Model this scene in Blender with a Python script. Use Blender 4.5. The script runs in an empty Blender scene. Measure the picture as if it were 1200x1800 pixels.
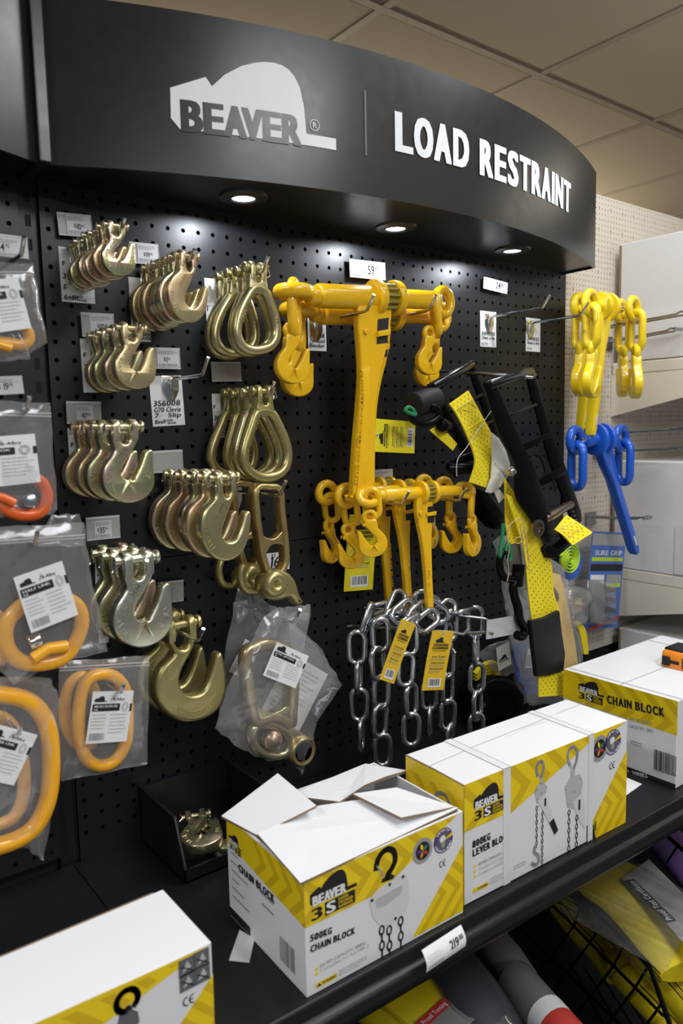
import bpy, bmesh, math, random
from mathutils import Vector, Matrix, noise
from mathutils.geometry import tessellate_polygon
random.seed(7)
SC = bpy.context.scene
COL = SC.collection
PI = math.pi

# ---------------------------------------------------------------- camera, light, exposure
FPX = 1327.87
CAM = Vector((-0.5502, -1.0927, 1.5743))
RX = Vector((0.7892, -0.6137, -0.0218)); DN = Vector((-0.0853, -0.0744, -0.9936)); FW = Vector((0.6081, 0.7860, -0.1111))
cd = bpy.data.cameras.new('camera'); cam = bpy.data.objects.new('camera', cd); COL.objects.link(cam)
cd.sensor_fit = 'HORIZONTAL'; cd.sensor_width = 24.0; cd.lens = FPX / 1200 * 24.0
cd.clip_start = 0.02; cd.clip_end = 60
cd.dof.use_dof = True; cd.dof.focus_distance = 1.30; cd.dof.aperture_fstop = 5.0
cam.matrix_world = Matrix(((RX.x, -DN.x, -FW.x, CAM.x), (RX.y, -DN.y, -FW.y, CAM.y), (RX.z, -DN.z, -FW.z, CAM.z), (0, 0, 0, 1)))
SC.camera = cam
def ray(px, py): return RX * ((px - 600) / FPX) + DN * ((py - 900) / FPX) + FW
def at(px, py, Y): d = ray(px, py); return CAM + d * ((Y - CAM.y) / d.y)
def atx(px, py, X): d = ray(px, py); return CAM + d * ((X - CAM.x) / d.x)
def atz(px, py, Z): d = ray(px, py); return CAM + d * ((Z - CAM.z) / d.z)

SC.view_settings.view_transform = 'Standard'; SC.view_settings.look = 'None'
SC.view_settings.gamma = 1.0; SC.view_settings.use_curve_mapping = False
SC.view_settings.exposure = 0.0
w = bpy.data.worlds.new('world'); SC.world = w; w.use_nodes = True
w.node_tree.nodes['Background'].inputs[0].default_value = (0.80, 0.90, 1.0, 1)
w.node_tree.nodes['Background'].inputs[1].default_value = 0.12
def area(name, loc, sx, sy, power, col=(1, 1, 1), rot=(0, 0, 0)):
    l = bpy.data.lights.new(name, 'AREA'); l.shape = 'RECTANGLE'; l.size = sx; l.size_y = sy; l.energy = power; l.color = col
    o = bpy.data.objects.new(name, l); COL.objects.link(o); o.location = loc; o.rotation_euler = rot; return o
CEIL = 2.6
# fluorescent troffers of the aisle ceiling, behind and beside the camera
area('ceiling_troffer_light', (0.25, -1.62, CEIL - 0.03), 0.6, 0.6, 20, (0.94, 0.97, 1.0))
area('ceiling_troffer_light', (0.80, -0.50, CEIL - 0.03), 0.6, 0.6, 13, (0.94, 0.97, 1.0))
area('ceiling_troffer_light', (-1.6, -0.55, CEIL - 0.03), 0.3, 1.2, 26, (0.93, 0.96, 1.0))
area('ceiling_troffer_light', (2.6, -0.9, CEIL - 0.03), 0.3, 1.2, 8, (1.0, 0.90, 0.76))
area('ceiling_troffer_light', (-0.7, -3.2, CEIL - 0.03), 1.2, 0.3, 38, (0.92, 0.96, 1.0))  # far unseen light, added as front fill
# added uplights, out of view, that brighten the ceiling
area('ceiling_fill_uplight', (1.6, 1.6, 2.2), 2.4, 0.2, 32, (1.0, 0.86, 0.66), (PI, 0, 0))
area('ceiling_fill_uplight', (1.4, -2.2, 2.2), 2.4, 0.2, 15, (1.0, 0.93, 0.82), (PI, 0, 0))

# ---------------------------------------------------------------- materials
MATS = {}
def M(name, col=(.5, .5, .5), rough=.5, metal=0.0, spec=.5, coat=0.0, emit=None, es=1.0, bump=None):
    if name in MATS: return MATS[name]
    m = bpy.data.materials.new(name); m.use_nodes = True; nt = m.node_tree; b = nt.nodes['Principled BSDF']
    b.inputs['Base Color'].default_value = (*col, 1); b.inputs['Roughness'].default_value = rough
    b.inputs['Metallic'].default_value = metal; b.inputs['Specular IOR Level'].default_value = spec
    b.inputs['Coat Weight'].default_value = coat
    if emit: b.inputs['Emission Color'].default_value = (*emit, 1); b.inputs['Emission Strength'].default_value = es
    # faint procedural grain so that no surface is perfectly even
    tc = nt.nodes.new('ShaderNodeTexCoord'); nz = nt.nodes.new('ShaderNodeTexNoise'); mp = nt.nodes.new('ShaderNodeMapRange')
    nz.inputs['Scale'].default_value = 60; nz.inputs['Detail'].default_value = 3
    mp.inputs['To Min'].default_value = max(0, rough - .05); mp.inputs['To Max'].default_value = min(1, rough + .05)
    nt.links.new(tc.outputs['Object'], nz.inputs['Vector']); nt.links.new(nz.outputs['Fac'], mp.inputs['Value']); nt.links.new(mp.outputs['Result'], b.inputs['Roughness'])
    if bump:
        n2 = nt.nodes.new('ShaderNodeTexNoise'); n2.inputs['Scale'].default_value = bump[0]; bp = nt.nodes.new('ShaderNodeBump')
        bp.inputs['Strength'].default_value = bump[1]; bp.inputs['Distance'].default_value = .001
        nt.links.new(tc.outputs['Object'], n2.inputs['Vector']); nt.links.new(n2.outputs['Fac'], bp.inputs['Height']); nt.links.new(bp.outputs['Normal'], b.inputs['Normal'])
    MATS[name] = m; return m
def ramp_mat(name, stops, rough, metal, scale=22, detail=2, bump=.045):
    """zinc passivated or worn surface: colour wanders between the stops over a noise field"""
    m = M(name, stops[0][1], rough, metal); nt = m.node_tree; b = nt.nodes['Principled BSDF']
    tc = nt.nodes.new('ShaderNodeTexCoord'); oi = nt.nodes.new('ShaderNodeObjectInfo'); ad = nt.nodes.new('ShaderNodeVectorMath'); ad.operation = 'MULTIPLY_ADD'
    cmb = nt.nodes.new('ShaderNodeCombineXYZ')
    for k in range(3): nt.links.new(oi.outputs['Random'], cmb.inputs[k])
    ad.inputs[1].default_value = (9, 9, 9)
    nt.links.new(cmb.outputs[0], ad.inputs[0]); nt.links.new(tc.outputs['Object'], ad.inputs[2])
    nz = nt.nodes.new('ShaderNodeTexNoise'); nz.inputs['Scale'].default_value = scale; nz.inputs['Detail'].default_value = detail
    cr = nt.nodes.new('ShaderNodeValToRGB'); e = cr.color_ramp.elements
    while len(e) < len(stops): e.new(.5)
    for k, (p, c) in enumerate(stops): e[k].position = p; e[k].color = (*c, 1)
    nt.links.new(ad.outputs[0], nz.inputs['Vector']); nt.links.new(nz.outputs['Fac'], cr.inputs['Fac']); nt.links.new(cr.outputs['Color'], b.inputs['Base Color'])
    n2 = nt.nodes.new('ShaderNodeTexNoise'); n2.inputs['Scale'].default_value = 260; bp = nt.nodes.new('ShaderNodeBump'); bp.inputs['Strength'].default_value = bump; bp.inputs['Distance'].default_value = .001
    nt.links.new(tc.outputs['Object'], n2.inputs['Vector']); nt.links.new(n2.outputs['Fac'], bp.inputs['Height']); nt.links.new(bp.outputs['Normal'], b.inputs['Normal'])
    return m
BLACK = M('black powder coat', (.009, .010, .012), .40, spec=.5)
BACKING = M('black backing', (.004, .004, .004), .8)
FASCIA = M('fascia charcoal laminate', (.014, .0145, .016), .30, spec=.5)
UNDER = M('gloss black underside', (.006, .006, .006), .3, spec=.35)
WHITE_V = M('white vinyl', (.90, .91, .93), .5)
GREY_V = M('grey vinyl', (.12, .13, .14), .5)
LED = M('led lens', (1, 1, 1), .4, emit=(.95, .97, 1.0), es=14)
RIM = M('black lamp rim', (.02, .02, .02), .35)
TILE = M('ceiling tile', (.62, .54, .41), .9, bump=(90, .15))
TBAR = M('ceiling bar', (.52, .46, .36), .6)
FLOORM = M('grey vinyl floor', (.34, .32, .29), .5)
CREAM = M('cream powder coat', (.62, .55, .46), .5)
CREAM_S = M('cream shelf', (.70, .64, .53), .5)
WHITE_BOX = M('white carton', (.78, .78, .80), .55)
GREY_BOX = M('greyish carton', (.60, .59, .59), .6)
CREAM_BOX = M('off white carton', (.66, .64, .63), .6)
KRAFT = M('kraft edge', (.25, .17, .10), .8)
CHROME = M('chromed wire', (.75, .76, .78), .18, 1.0)
GOLD = ramp_mat('yellow zinc', [(.30, (.60, .53, .29)), (.45, (.64, .66, .38)), (.55, (.74, .64, .44)), (.66, (.80, .58, .47)), (.8, (.54, .62, .34))], .27, .92)
BRASSY = ramp_mat('olive gold zinc', [(.3, (.42, .36, .15)), (.5, (.50, .44, .19)), (.7, (.55, .44, .22))], .36, .85, 10)
SILVERY = ramp_mat('pale zinc', [(.3, (.66, .64, .50)), (.5, (.70, .72, .58)), (.7, (.72, .65, .56))], .28, .92)
COPPERY = ramp_mat('copper gold zinc', [(.3, (.72, .50, .32)), (.5, (.68, .58, .32)), (.7, (.66, .46, .30))], .3, .85, 14)
BRONZE = ramp_mat('brown gold zinc', [(.3, (.56, .36, .16)), (.5, (.54, .44, .18)), (.7, (.46, .30, .13))], .34, .85, 14)
SOFTG = ramp_mat('soft gold zinc', [(.3, (.54, .49, .25)), (.5, (.62, .57, .30)), (.7, (.66, .55, .32))], .3, .9, 9)
GALV = ramp_mat('galvanised steel', [(.3, (.44, .46, .50)), (.5, (.58, .60, .63)), (.7, (.50, .52, .57))], .26, 1.0, 30)
YEL = M('yellow enamel', (.90, .52, .008), .26, coat=.5, bump=(70, .08))
YEL2 = M('bright yellow enamel', (.86, .62, .01), .3, coat=.4, bump=(70, .08))
ORG = M('amber enamel', (.92, .43, .015), .35, coat=.3)
RED_ORG = M('orange enamel', (.85, .13, .01), .35, coat=.3)
BLUE = M('blue enamel', (.012, .10, .55), .3, coat=.4)
GLOSSBLK = M('gloss black steel', (.003, .003, .003), .28, spec=.14)
GRIPBLK = M('polished black grip', (.004, .004, .004), .22, spec=.5)
CARD = M('white card', (.80, .80, .80), .6)
INK = M('black ink', (.012, .012, .014), .6)
INKG = M('grey ink', (.30, .30, .31), .6)
INKL = M('pale grey ink', (.50, .50, .51), .6)
YCARD = M('yellow card', (.80, .68, .02), .45)
YCARD2 = M('deep yellow card', (.78, .50, .02), .45)
YPRINT = M('yellow print', (.88, .63, .008), .4)
YDARK = M('dark yellow print', (.68, .46, .006), .4)
def plastic(name, alpha, tint=(1, 1, 1), body=(.8, .8, .82), rough=.12, gl=.5):
    m = bpy.data.materials.new(name); m.use_nodes = True; nt = m.node_tree; nt.nodes.remove(nt.nodes['Principled BSDF'])
    out = nt.nodes['Material Output']; tr = nt.nodes.new('ShaderNodeBsdfTransparent'); tr.inputs[0].default_value = (*tint, 1)
    df = nt.nodes.new('ShaderNodeBsdfDiffuse'); df.inputs[0].default_value = (*body, 1)
    g = nt.nodes.new('ShaderNodeBsdfGlossy'); g.inputs['Roughness'].default_value = rough
    tc = nt.nodes.new('ShaderNodeTexCoord'); nz = nt.nodes.new('ShaderNodeTexNoise'); nz.inputs['Scale'].default_value = 34; bp = nt.nodes.new('ShaderNodeBump'); bp.inputs['Strength'].default_value = .6; bp.inputs['Distance'].default_value = .004
    nt.links.new(tc.outputs['Object'], nz.inputs['Vector']); nt.links.new(nz.outputs['Fac'], bp.inputs['Height']); nt.links.new(bp.outputs['Normal'], g.inputs['Normal'])
    m1 = nt.nodes.new('ShaderNodeMixShader'); m1.inputs[0].default_value = alpha; nt.links.new(tr.outputs[0], m1.inputs[1]); nt.links.new(df.outputs[0], m1.inputs[2])
    fr = nt.nodes.new('ShaderNodeLayerWeight'); fr.inputs['Blend'].default_value = .25; ma = nt.nodes.new('ShaderNodeMath'); ma.operation = 'MULTIPLY_ADD'; ma.inputs[1].default_value = gl * .55; ma.inputs[2].default_value = gl * .05; ma.use_clamp = True
    nt.links.new(fr.outputs['Facing'], ma.inputs[0])
    m2 = nt.nodes.new('ShaderNodeMixShader'); nt.links.new(ma.outputs[0], m2.inputs[0]); nt.links.new(m1.outputs[0], m2.inputs[1]); nt.links.new(g.outputs[0], m2.inputs[2])
    nt.links.new(m2.outputs[0], out.inputs[0]); MATS[name] = m; return m
BAGP = plastic('clear bag film', .10, gl=.8, rough=.16)
BAGM = plastic('milky bag film', .34)
SLEEVE = plastic('clear ticket sleeve', .42, body=(.75, .76, .76), gl=.35)
CLAM = plastic('clear moulded pack', .10, gl=1.0)

# ---------------------------------------------------------------- mesh helpers
def catmull(pts, n=6, closed=True):
    P = [Vector(p) for p in pts]; N = len(P); out = []
    rng = range(N) if closed else range(N - 1)
    for i in rng:
        if closed: a, b, c, d = P[(i - 1) % N], P[i], P[(i + 1) % N], P[(i + 2) % N]
        else: a, b, c, d = P[max(i - 1, 0)], P[i], P[i + 1], P[min(i + 2, N - 1)]
        for k in range(n):
            t = k / n; out.append(.5 * ((2 * b) + (c - a) * t + (2 * a - 5 * b + 4 * c - d) * t * t + (3 * b - 3 * c + d - a) * t ** 3))
    if not closed: out.append(P[-1].copy())
    return out
def area2(p): return .5 * sum(p[i][0] * p[(i + 1) % len(p)][1] - p[(i + 1) % len(p)][0] * p[i][1] for i in range(len(p)))
def inset(p, d):
    """simple offset of a counter-clockwise 2D outline towards the inside"""
    n = len(p); out = []
    for i in range(n):
        a, b, c = p[i - 1], p[i], p[(i + 1) % n]
        e1 = Vector((b[0] - a[0], b[1] - a[1])); e2 = Vector((c[0] - b[0], c[1] - b[1]))
        if e1.length < 1e-9 or e2.length < 1e-9: out.append((b[0], b[1])); continue
        e1.normalize(); e2.normalize(); nn = Vector((-e1.y - e2.y, e1.x + e2.x)); q = nn.length
        if q < .3: nn = Vector((-e1.y, e1.x)); k = 1
        else: nn /= q; k = min(1.6, 1 / max(.4, q / 2))
        out.append((b[0] + nn.x * d * k, b[1] + nn.y * d * k))
    return out
class MB:
    def __init__(s): s.v = []; s.f = []; s.m = []; s.mats = []; s.T = None
    def mi(s, m):
        if m not in s.mats: s.mats.append(m)
        return s.mats.index(m)
    def add(s, vs, fs, mat):
        b = len(s.v); k = s.mi(mat)
        for p in vs: p = Vector(p); s.v.append(s.T @ p if s.T else p)
        for f in fs: s.f.append([b + i for i in f]); s.m.append(k)
    def box(s, x0, x1, y0, y1, z0, z1, mat, c=0.0):
        if c <= 0:
            vs = [(x, y, z) for x in (x0, x1) for y in (y0, y1) for z in (z0, z1)]
            s.add(vs, [(0, 1, 3, 2), (4, 6, 7, 5), (0, 4, 5, 1), (2, 3, 7, 6), (0, 2, 6, 4), (1, 5, 7, 3)], mat); return
        X, Y, Z = (x0, x1), (y0, y1), (z0, z1); vs = []; idx = {}
        for i in (0, 1):
            for j in (0, 1):
                for k in (0, 1):
                    sx, sy, sz = (c if i == 0 else -c), (c if j == 0 else -c), (c if k == 0 else -c)
                    for a, p in enumerate(((X[i], Y[j] + sy, Z[k] + sz), (X[i] + sx, Y[j], Z[k] + sz), (X[i] + sx, Y[j] + sy, Z[k]))):
                        idx[(i, j, k, a)] = len(vs); vs.append(p)
        F = []
        for i in (0, 1): F.append([idx[(i, j, k, 0)] for j, k in ((0, 0), (0, 1), (1, 1), (1, 0))][::(1 if i == 0 else -1)])
        for j in (0, 1): F.append([idx[(i, j, k, 1)] for i, k in ((0, 0), (1, 0), (1, 1), (0, 1))][::(1 if j == 0 else -1)])
        for k in (0, 1): F.append([idx[(i, j, k, 2)] for i, j in ((0, 0), (0, 1), (1, 1), (1, 0))][::(1 if k == 0 else -1)])
        for i in (0, 1):
            for j in (0, 1): F.append([idx[(i, j, 0, 0)], idx[(i, j, 0, 1)], idx[(i, j, 1, 1)], idx[(i, j, 1, 0)]])
            for k in (0, 1): F.append([idx[(i, 0, k, 0)], idx[(i, 0, k, 2)], idx[(i, 1, k, 2)], idx[(i, 1, k, 0)]])
        for j in (0, 1):
            for k in (0, 1): F.append([idx[(0, j, k, 1)], idx[(0, j, k, 2)], idx[(1, j, k, 2)], idx[(1, j, k, 1)]])
        for i in (0, 1):
            for j in (0, 1):
                for k in (0, 1): F.append([idx[(i, j, k, 0)], idx[(i, j, k, 1)], idx[(i, j, k, 2)]])
        s.add(vs, F, mat)
    def sweep(s, pts, ra, rb, mat, n=12, closed=False, up=None, sq=2.0, cap=True):
        """sweep a superellipse (half sizes ra across, rb along 'up') along pts"""
        P = [Vector(p) for p in pts]; N = len(P)
        ra = ra if isinstance(ra, (list, tuple)) else [ra] * N; rb = rb if isinstance(rb, (list, tuple)) else [rb] * N
        vs = []; fs = []; prev = None
        for i in range(N):
            if closed: t = P[(i + 1) % N] - P[i - 1]
            else: t = P[min(i + 1, N - 1)] - P[max(i - 1, 0)]
            if t.length < 1e-9: t = Vector((0, 0, 1))
            t.normalize()
            if up is not None: b = Vector(up)
            else: b = prev if prev is not None else (Vector((0, 1, 0)) if abs(t.y) < .9 else Vector((1, 0, 0)))
            b = b - t * b.dot(t)
            if b.length < 1e-6: b = t.orthogonal()
            b.normalize(); prev = b; a = t.cross(b)
            for k in range(n):
                th = 2 * PI * k / n; c, q = math.cos(th), math.sin(th); e = 2 / sq
                vs.append(P[i] + a * (ra[i] * math.copysign(abs(c) ** e, c)) + b * (rb[i] * math.copysign(abs(q) ** e, q)))
        for i in range(N if closed else N - 1):
            j = (i + 1) % N
            for k in range(n): l = (k + 1) % n; fs.append((i * n + k, i * n + l, j * n + l, j * n + k))
        if not closed and cap: fs.append(tuple(range(n))[::-1]); fs.append(tuple((N - 1) * n + k for k in range(n)))
        s.add(vs, fs, mat)
    def tube(s, pts, r, mat, n=10, closed=False, cap=True): s.sweep(pts, r, r, mat, n, closed, None, 2.0, cap)
    def prism(s, outline, y0, y1, mat, bev=0.0, hole=None, steps=2):
        """outline in (x, z), extruded from y0 (front) to y1, edges rounded by bev"""
        o = [(p[0], p[1]) for p in outline]
        if area2(o) < 0: o = o[::-1]
        n = len(o); rings = []
        if bev > 0:
            for k in range(steps + 1):
                a = PI / 2 * k / steps; rings.append((inset(o, bev * (1 - math.sin(a))), y0 + bev * (1 - math.cos(a))))
            for k in range(steps + 1):
                a = PI / 2 * (1 - k / steps); rings.append((inset(o, bev * (1 - math.sin(a))), y1 - bev * (1 - math.cos(a))))
        else: rings = [(o, y0), (o, y1)]
        vs = []; fs = []
        for r, y in rings: vs += [(p[0], y, p[1]) for p in r]
        R = len(rings)
        for i in range(R - 1):
            for k in range(n): l = (k + 1) % n; fs.append((i * n + k, i * n + l, (i + 1) * n + l, (i + 1) * n + k))
        for ri, flip in ((0, True), (R - 1, False)):
            tri = tessellate_polygon([[Vector((p[0], p[1], 0)) for p in rings[ri][0]]])
            fs += [tuple(ri * n + i for i in (t if not flip else t[::-1])) for t in tri]
        s.add(vs, fs, mat)
    def lathe(s, prof, mat, n=20, axis='Z', c=(0, 0, 0)):
        vs = []; fs = []; m = len(prof); c = Vector(c)
        for i in range(n):
            th = 2 * PI * i / n
            for r, h in prof:
                a, b = r * math.cos(th), r * math.sin(th)
                vs.append(c + Vector({'Z': (a, b, h), 'X': (h, a, b), 'Y': (b, h, a)}[axis]))
        for i in range(n):
            j = (i + 1) % n
            for k in range(m - 1): fs.append((i * m + k, j * m + k, j * m + k + 1, i * m + k + 1))
        if prof[0][0] > 1e-6: fs.append(tuple(i * m for i in range(n))[::-1])
        if prof[-1][0] > 1e-6: fs.append(tuple(i * m + m - 1 for i in range(n)))
        s.add(vs, fs, mat)
    def cyl(s, a, b, r, mat, n=16, bev=0.0):
        a, b = Vector(a), Vector(b); d = (b - a); L = d.length; d.normalize()
        if bev: s.sweep([a, a + d * bev * .3, a + d * bev, b - d * bev, b - d * bev * .3, b], [r - bev, r - bev * .3, r, r, r - bev * .3, r - bev], [r - bev, r - bev * .3, r, r, r - bev * .3, r - bev], mat, n)
        else: s.sweep([a, b], r, r, mat, n)
    def grid(s, fn, nu, nv, mat):
        vs = [fn(i / nu, j / nv) for j in range(nv + 1) for i in range(nu + 1)]
        s.add(vs, [(j * (nu + 1) + i, j * (nu + 1) + i + 1, (j + 1) * (nu + 1) + i + 1, (j + 1) * (nu + 1) + i) for j in range(nv) for i in range(nu)], mat)
    def build(s, name, parent=None, smooth=38, world=True, fix=True):
        me = bpy.data.meshes.new(name)
        off = parent_loc(parent) if (parent is not None and world) else Vector((0, 0, 0))
        me.from_pydata([tuple(p - off) for p in s.v], [], s.f)
        for m in s.mats: me.materials.append(m)
        me.polygons.foreach_set('material_index', s.m)
        if fix:
            bm = bmesh.new(); bm.from_mesh(me); bmesh.ops.recalc_face_normals(bm, faces=bm.faces); bm.to_mesh(me); bm.free()
        if smooth:
            me.polygons.foreach_set('use_smooth', [True] * len(me.polygons)); me.set_sharp_from_angle(angle=math.radians(smooth))
        me.update()
        o = bpy.data.objects.new(name, me); COL.objects.link(o)
        if parent is not None: o.parent = parent
        return o
def parent_loc(p):
    l = Vector((0, 0, 0))
    while p is not None: l = l + p.location; p = p.parent
    return l
def tag(o, label, cat, group=None, kind=None):
    o['label'] = label; o['category'] = cat
    if group: o['group'] = group
    if kind: o['kind'] = kind
    return o
def thing(name, label, cat, loc=(0, 0, 0), group=None):
    o = bpy.data.objects.new(name, None); o.empty_display_size = .02; COL.objects.link(o); o.location = loc
    return tag(o, label, cat, group)
def struct(o): o['kind'] = 'structure'; return o
def copy_tree(o, parent=None):
    c = o.copy(); COL.objects.link(c); c.parent = parent
    for ch in list(o.children): copy_tree(ch, c)
    return c
def relabel(o, label, loc=None, rot=None):
    o['label'] = label
    if loc is not None: o.location = loc
    if rot is not None: o.rotation_euler = rot
    return o

# ---------------------------------------------------------------- lettering and flat artwork
GL = {}
def make_glyphs():
    chars = [chr(c) for c in range(33, 127)] + ['\u00ae']
    obs = []
    for bold, off in ((0, 0.0), (1, .004), (2, .006), (3, .006)):
        for ch in chars:
            cu = bpy.data.curves.new('g', 'FONT'); cu.body = ch; cu.offset = off; cu.resolution_u = 3; cu.size = 1
            o = bpy.data.objects.new('g', cu); COL.objects.link(o); obs.append((ch, bold, o))
    dg = bpy.context.evaluated_depsgraph_get(); dg.update()
    ref = None
    for ch, bold, o in obs:
        me = bpy.data.meshes.new_from_object(o.evaluated_get(dg))
        vs = [(v.co.x, v.co.y) for v in me.vertices]; fs = [tuple(p.vertices) for p in me.polygons]
        GL[(ch, bold)] = (vs, fs, min(v[0] for v in vs), max(v[0] for v in vs))
        bpy.data.meshes.remove(me)
    for ch, bold, o in obs:
        cu = o.data; bpy.data.objects.remove(o); bpy.data.curves.remove(cu)
make_glyphs()
CAPH = max(v[1] for v in GL[('H', 0)][0])
def clip_half(poly, nx, ny, d):
    out = []
    for i in range(len(poly)):
        a, b = poly[i], poly[(i + 1) % len(poly)]; da = nx * a[0] + ny * a[1] - d; db = nx * b[0] + ny * b[1] - d
        if da >= 0: out.append(a)
        if (da >= 0) != (db >= 0): t = da / (da - db); out.append((a[0] + (b[0] - a[0]) * t, a[1] + (b[1] - a[1]) * t))
    return out
def clip_convex(poly, cv):
    if area2(cv) < 0: cv = cv[::-1]
    for i in range(len(cv)):
        a, b = cv[i], cv[(i + 1) % len(cv)]; nx, ny = -(b[1] - a[1]), b[0] - a[0]
        poly = clip_half(poly, nx, ny, nx * a[0] + ny * a[1])
        if len(poly) < 3: return []
    return poly
KERN = {'KG': -.05, 'AV': -.15, 'VE': -.03, 'RA': -.03, 'OA': -.04, 'EA': -.02, 'LO': -.03, 'AI': .0}
class Art:
    """flat printing laid on a surface given by map(u, v, height)"""
    def __init__(s, mp, eps=.00022): s.mb = MB(); s.mp = mp; s.eps = eps; s.clip = None; s.base = .0002
    def raw(s, vs, fs, mat, layer): s.mb.add([s.mp(p[0], p[1], s.base + s.eps * layer) for p in vs], fs, mat)
    def poly(s, pts, mat, layer=1, clip=None):
        p = [(q[0], q[1]) for q in pts]
        tris = tessellate_polygon([[Vector((q[0], q[1], 0)) for q in p]])
        c = clip or s.clip
        for t in tris:
            tp = [p[i] for i in t]
            if c:
                tp = clip_convex(tp, c)
                if len(tp) < 3: continue
            s.raw(tp, [tuple(range(len(tp)))], mat, layer)
    def rect(s, x0, y0, x1, y1, mat, layer=1): s.poly([(x0, y0), (x1, y0), (x1, y1), (x0, y1)], mat, layer)
    def line(s, pts, wd, mat, layer=1):
        for a, b in zip(pts, pts[1:]):
            d = Vector((b[0] - a[0], b[1] - a[1])); L = d.length
            if L < 1e-7: continue
            d /= L; nx, ny = -d.y * wd / 2, d.x * wd / 2; ex, ey = d.x * wd * .3, d.y * wd * .3
            s.poly([(a[0] + nx - ex, a[1] + ny - ey), (a[0] - nx - ex, a[1] - ny - ey), (b[0] - nx + ex, b[1] - ny + ey), (b[0] + nx + ex, b[1] + ny + ey)], mat, layer)
    def disc(s, x, y, r, mat, layer=1, n=24, ry=None): s.poly([(x + r * math.cos(2 * PI * i / n), y + (ry or r) * math.sin(2 * PI * i / n)) for i in range(n)], mat, layer)
    def ring(s, x, y, r, wd, mat, layer=1, n=20, a0=0, a1=2 * PI, ry=None):
        s.line([(x + r * math.cos(a0 + (a1 - a0) * i / n), y + (ry or r) * math.sin(a0 + (a1 - a0) * i / n)) for i in range(n + 1)], wd, mat, layer)
    def text(s, t, x, y, h, mat, layer=2, width=None, bold=1, sx=.85, sp=.08, rot=0.0, shear=0.0):
        k = h / CAPH; cx = 0; items = []
        for ci, ch in enumerate(t):
            cx += KERN.get(t[ci - 1:ci + 1], 0) if ci else 0
            if ch == ' ' or (ch, bold) not in GL: cx += .3; continue
            g = GL[(ch, bold)]; e_ = (0, .016, .036, .056)[bold]; wd = g[3] - g[2]; fx = (wd * .25 + (.62 if ch in 'MW' else .50) * .75) / wd if bold >= 2 and wd > .3 and (ch.isupper() or ch.isdigit()) else 1.0; items.append((g, cx + e_, fx)); cx += wd * fx + sp + 2 * e_
        tot = cx - sp
        if tot <= 0: return 0
        kx = width / tot if width else k * sx
        c, q = math.cos(rot), math.sin(rot)
        for g, ox, fx in items:
          for si, sm in enumerate((((0, 0),), ((-.016, 0), (.016, 0)), ((-.036, -.008), (-.012, .008), (.012, -.008), (.036, .008)), ((-.056, -.016), (-.056, .016), (-.019, -.016), (-.019, .016), (.019, -.016), (.019, .016), (.056, -.016), (.056, .016)))[bold]):
            vs = []
            for vx, vy in g[0]:
                a, b = ((vx - g[2]) * fx + ox + sm[0]) * kx, (vy + sm[1]) * k; a += shear * b; vs.append((x + a * c - b * q, y + a * q + b * c))
            if s.clip:
                for f in g[1]:
                    tp = clip_convex([vs[i] for i in f], s.clip)
                    if len(tp) >= 3: s.raw(tp, [tuple(range(len(tp)))], mat, layer + si * .06)
            else: s.raw(vs, g[1], mat, layer + si * .06)
        return tot * kx
    def lines(s, x0, y0, x1, y1, n, mat, layer=2, seed=1, fill=.5):
        """small print too fine to read: rows of broken dashes"""
        R = random.Random(seed); dy = (y1 - y0) / n
        for i in range(n):
            y = y1 - (i + .5) * dy; x = x0; end = x1 - R.random() * (x1 - x0) * .35
            while x < end:
                L = (x1 - x0) * R.uniform(.05, .16); s.rect(x, y - dy * fill / 2, min(x + L, end), y + dy * fill / 2, mat, layer); x += L + (x1 - x0) * .025
    def barcode(s, x0, y0, x1, y1, mat, layer=2, seed=3, n=22):
        R = random.Random(seed); x = x0; u = (x1 - x0) / (n * 2.2)
        while x < x1 - u:
            wd = u * R.choice((.6, 1, 1, 1.8)); s.rect(x, y0, min(x + wd, x1), y1, mat, layer); x += wd + u * R.choice((.7, 1, 1.5))
    def build(s, name, parent=None): return s.mb.build(name, parent, smooth=0, fix=False)
def plane_map(o, u, v):
    o, u, v = Vector(o), Vector(u).normalized(), Vector(v).normalized(); n = u.cross(v)
    return lambda a, b, h: o + u * a + v * b + n * h
LOGO = [(0, .278), (.246, .384), (.289, .325), (.384, .42), (.51, .5), (.60, .535), (.685, .556), (.755, .563), (.817, .555), (.87, .533), (.915, .49), (.955, .42), (.985, .29), (1, .087), (1.253, .087), (1.253, 0), (.053, 0), (-.005, .069)]
def logo(A, x, y, w, body, letter, layer=2, strips=0):
    p = [(x + a * w, y + b * w) for a, b in LOGO]
    if strips:
        for i in range(strips):
            a, b = x - .01 * w + 1.27 * w * i / strips, x - .01 * w + 1.27 * w * (i + 1) / strips
            A.poly(p, body, layer, clip=[(a, y - w), (b, y - w), (b, y + w), (a, y + w)])
    else: A.poly(p, body, layer)
    A.text('BEAVER', x + .06 * w, y - .008 * w, .208 * w, letter, layer + 1, width=.90 * w, bold=3, sp=.0)
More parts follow.
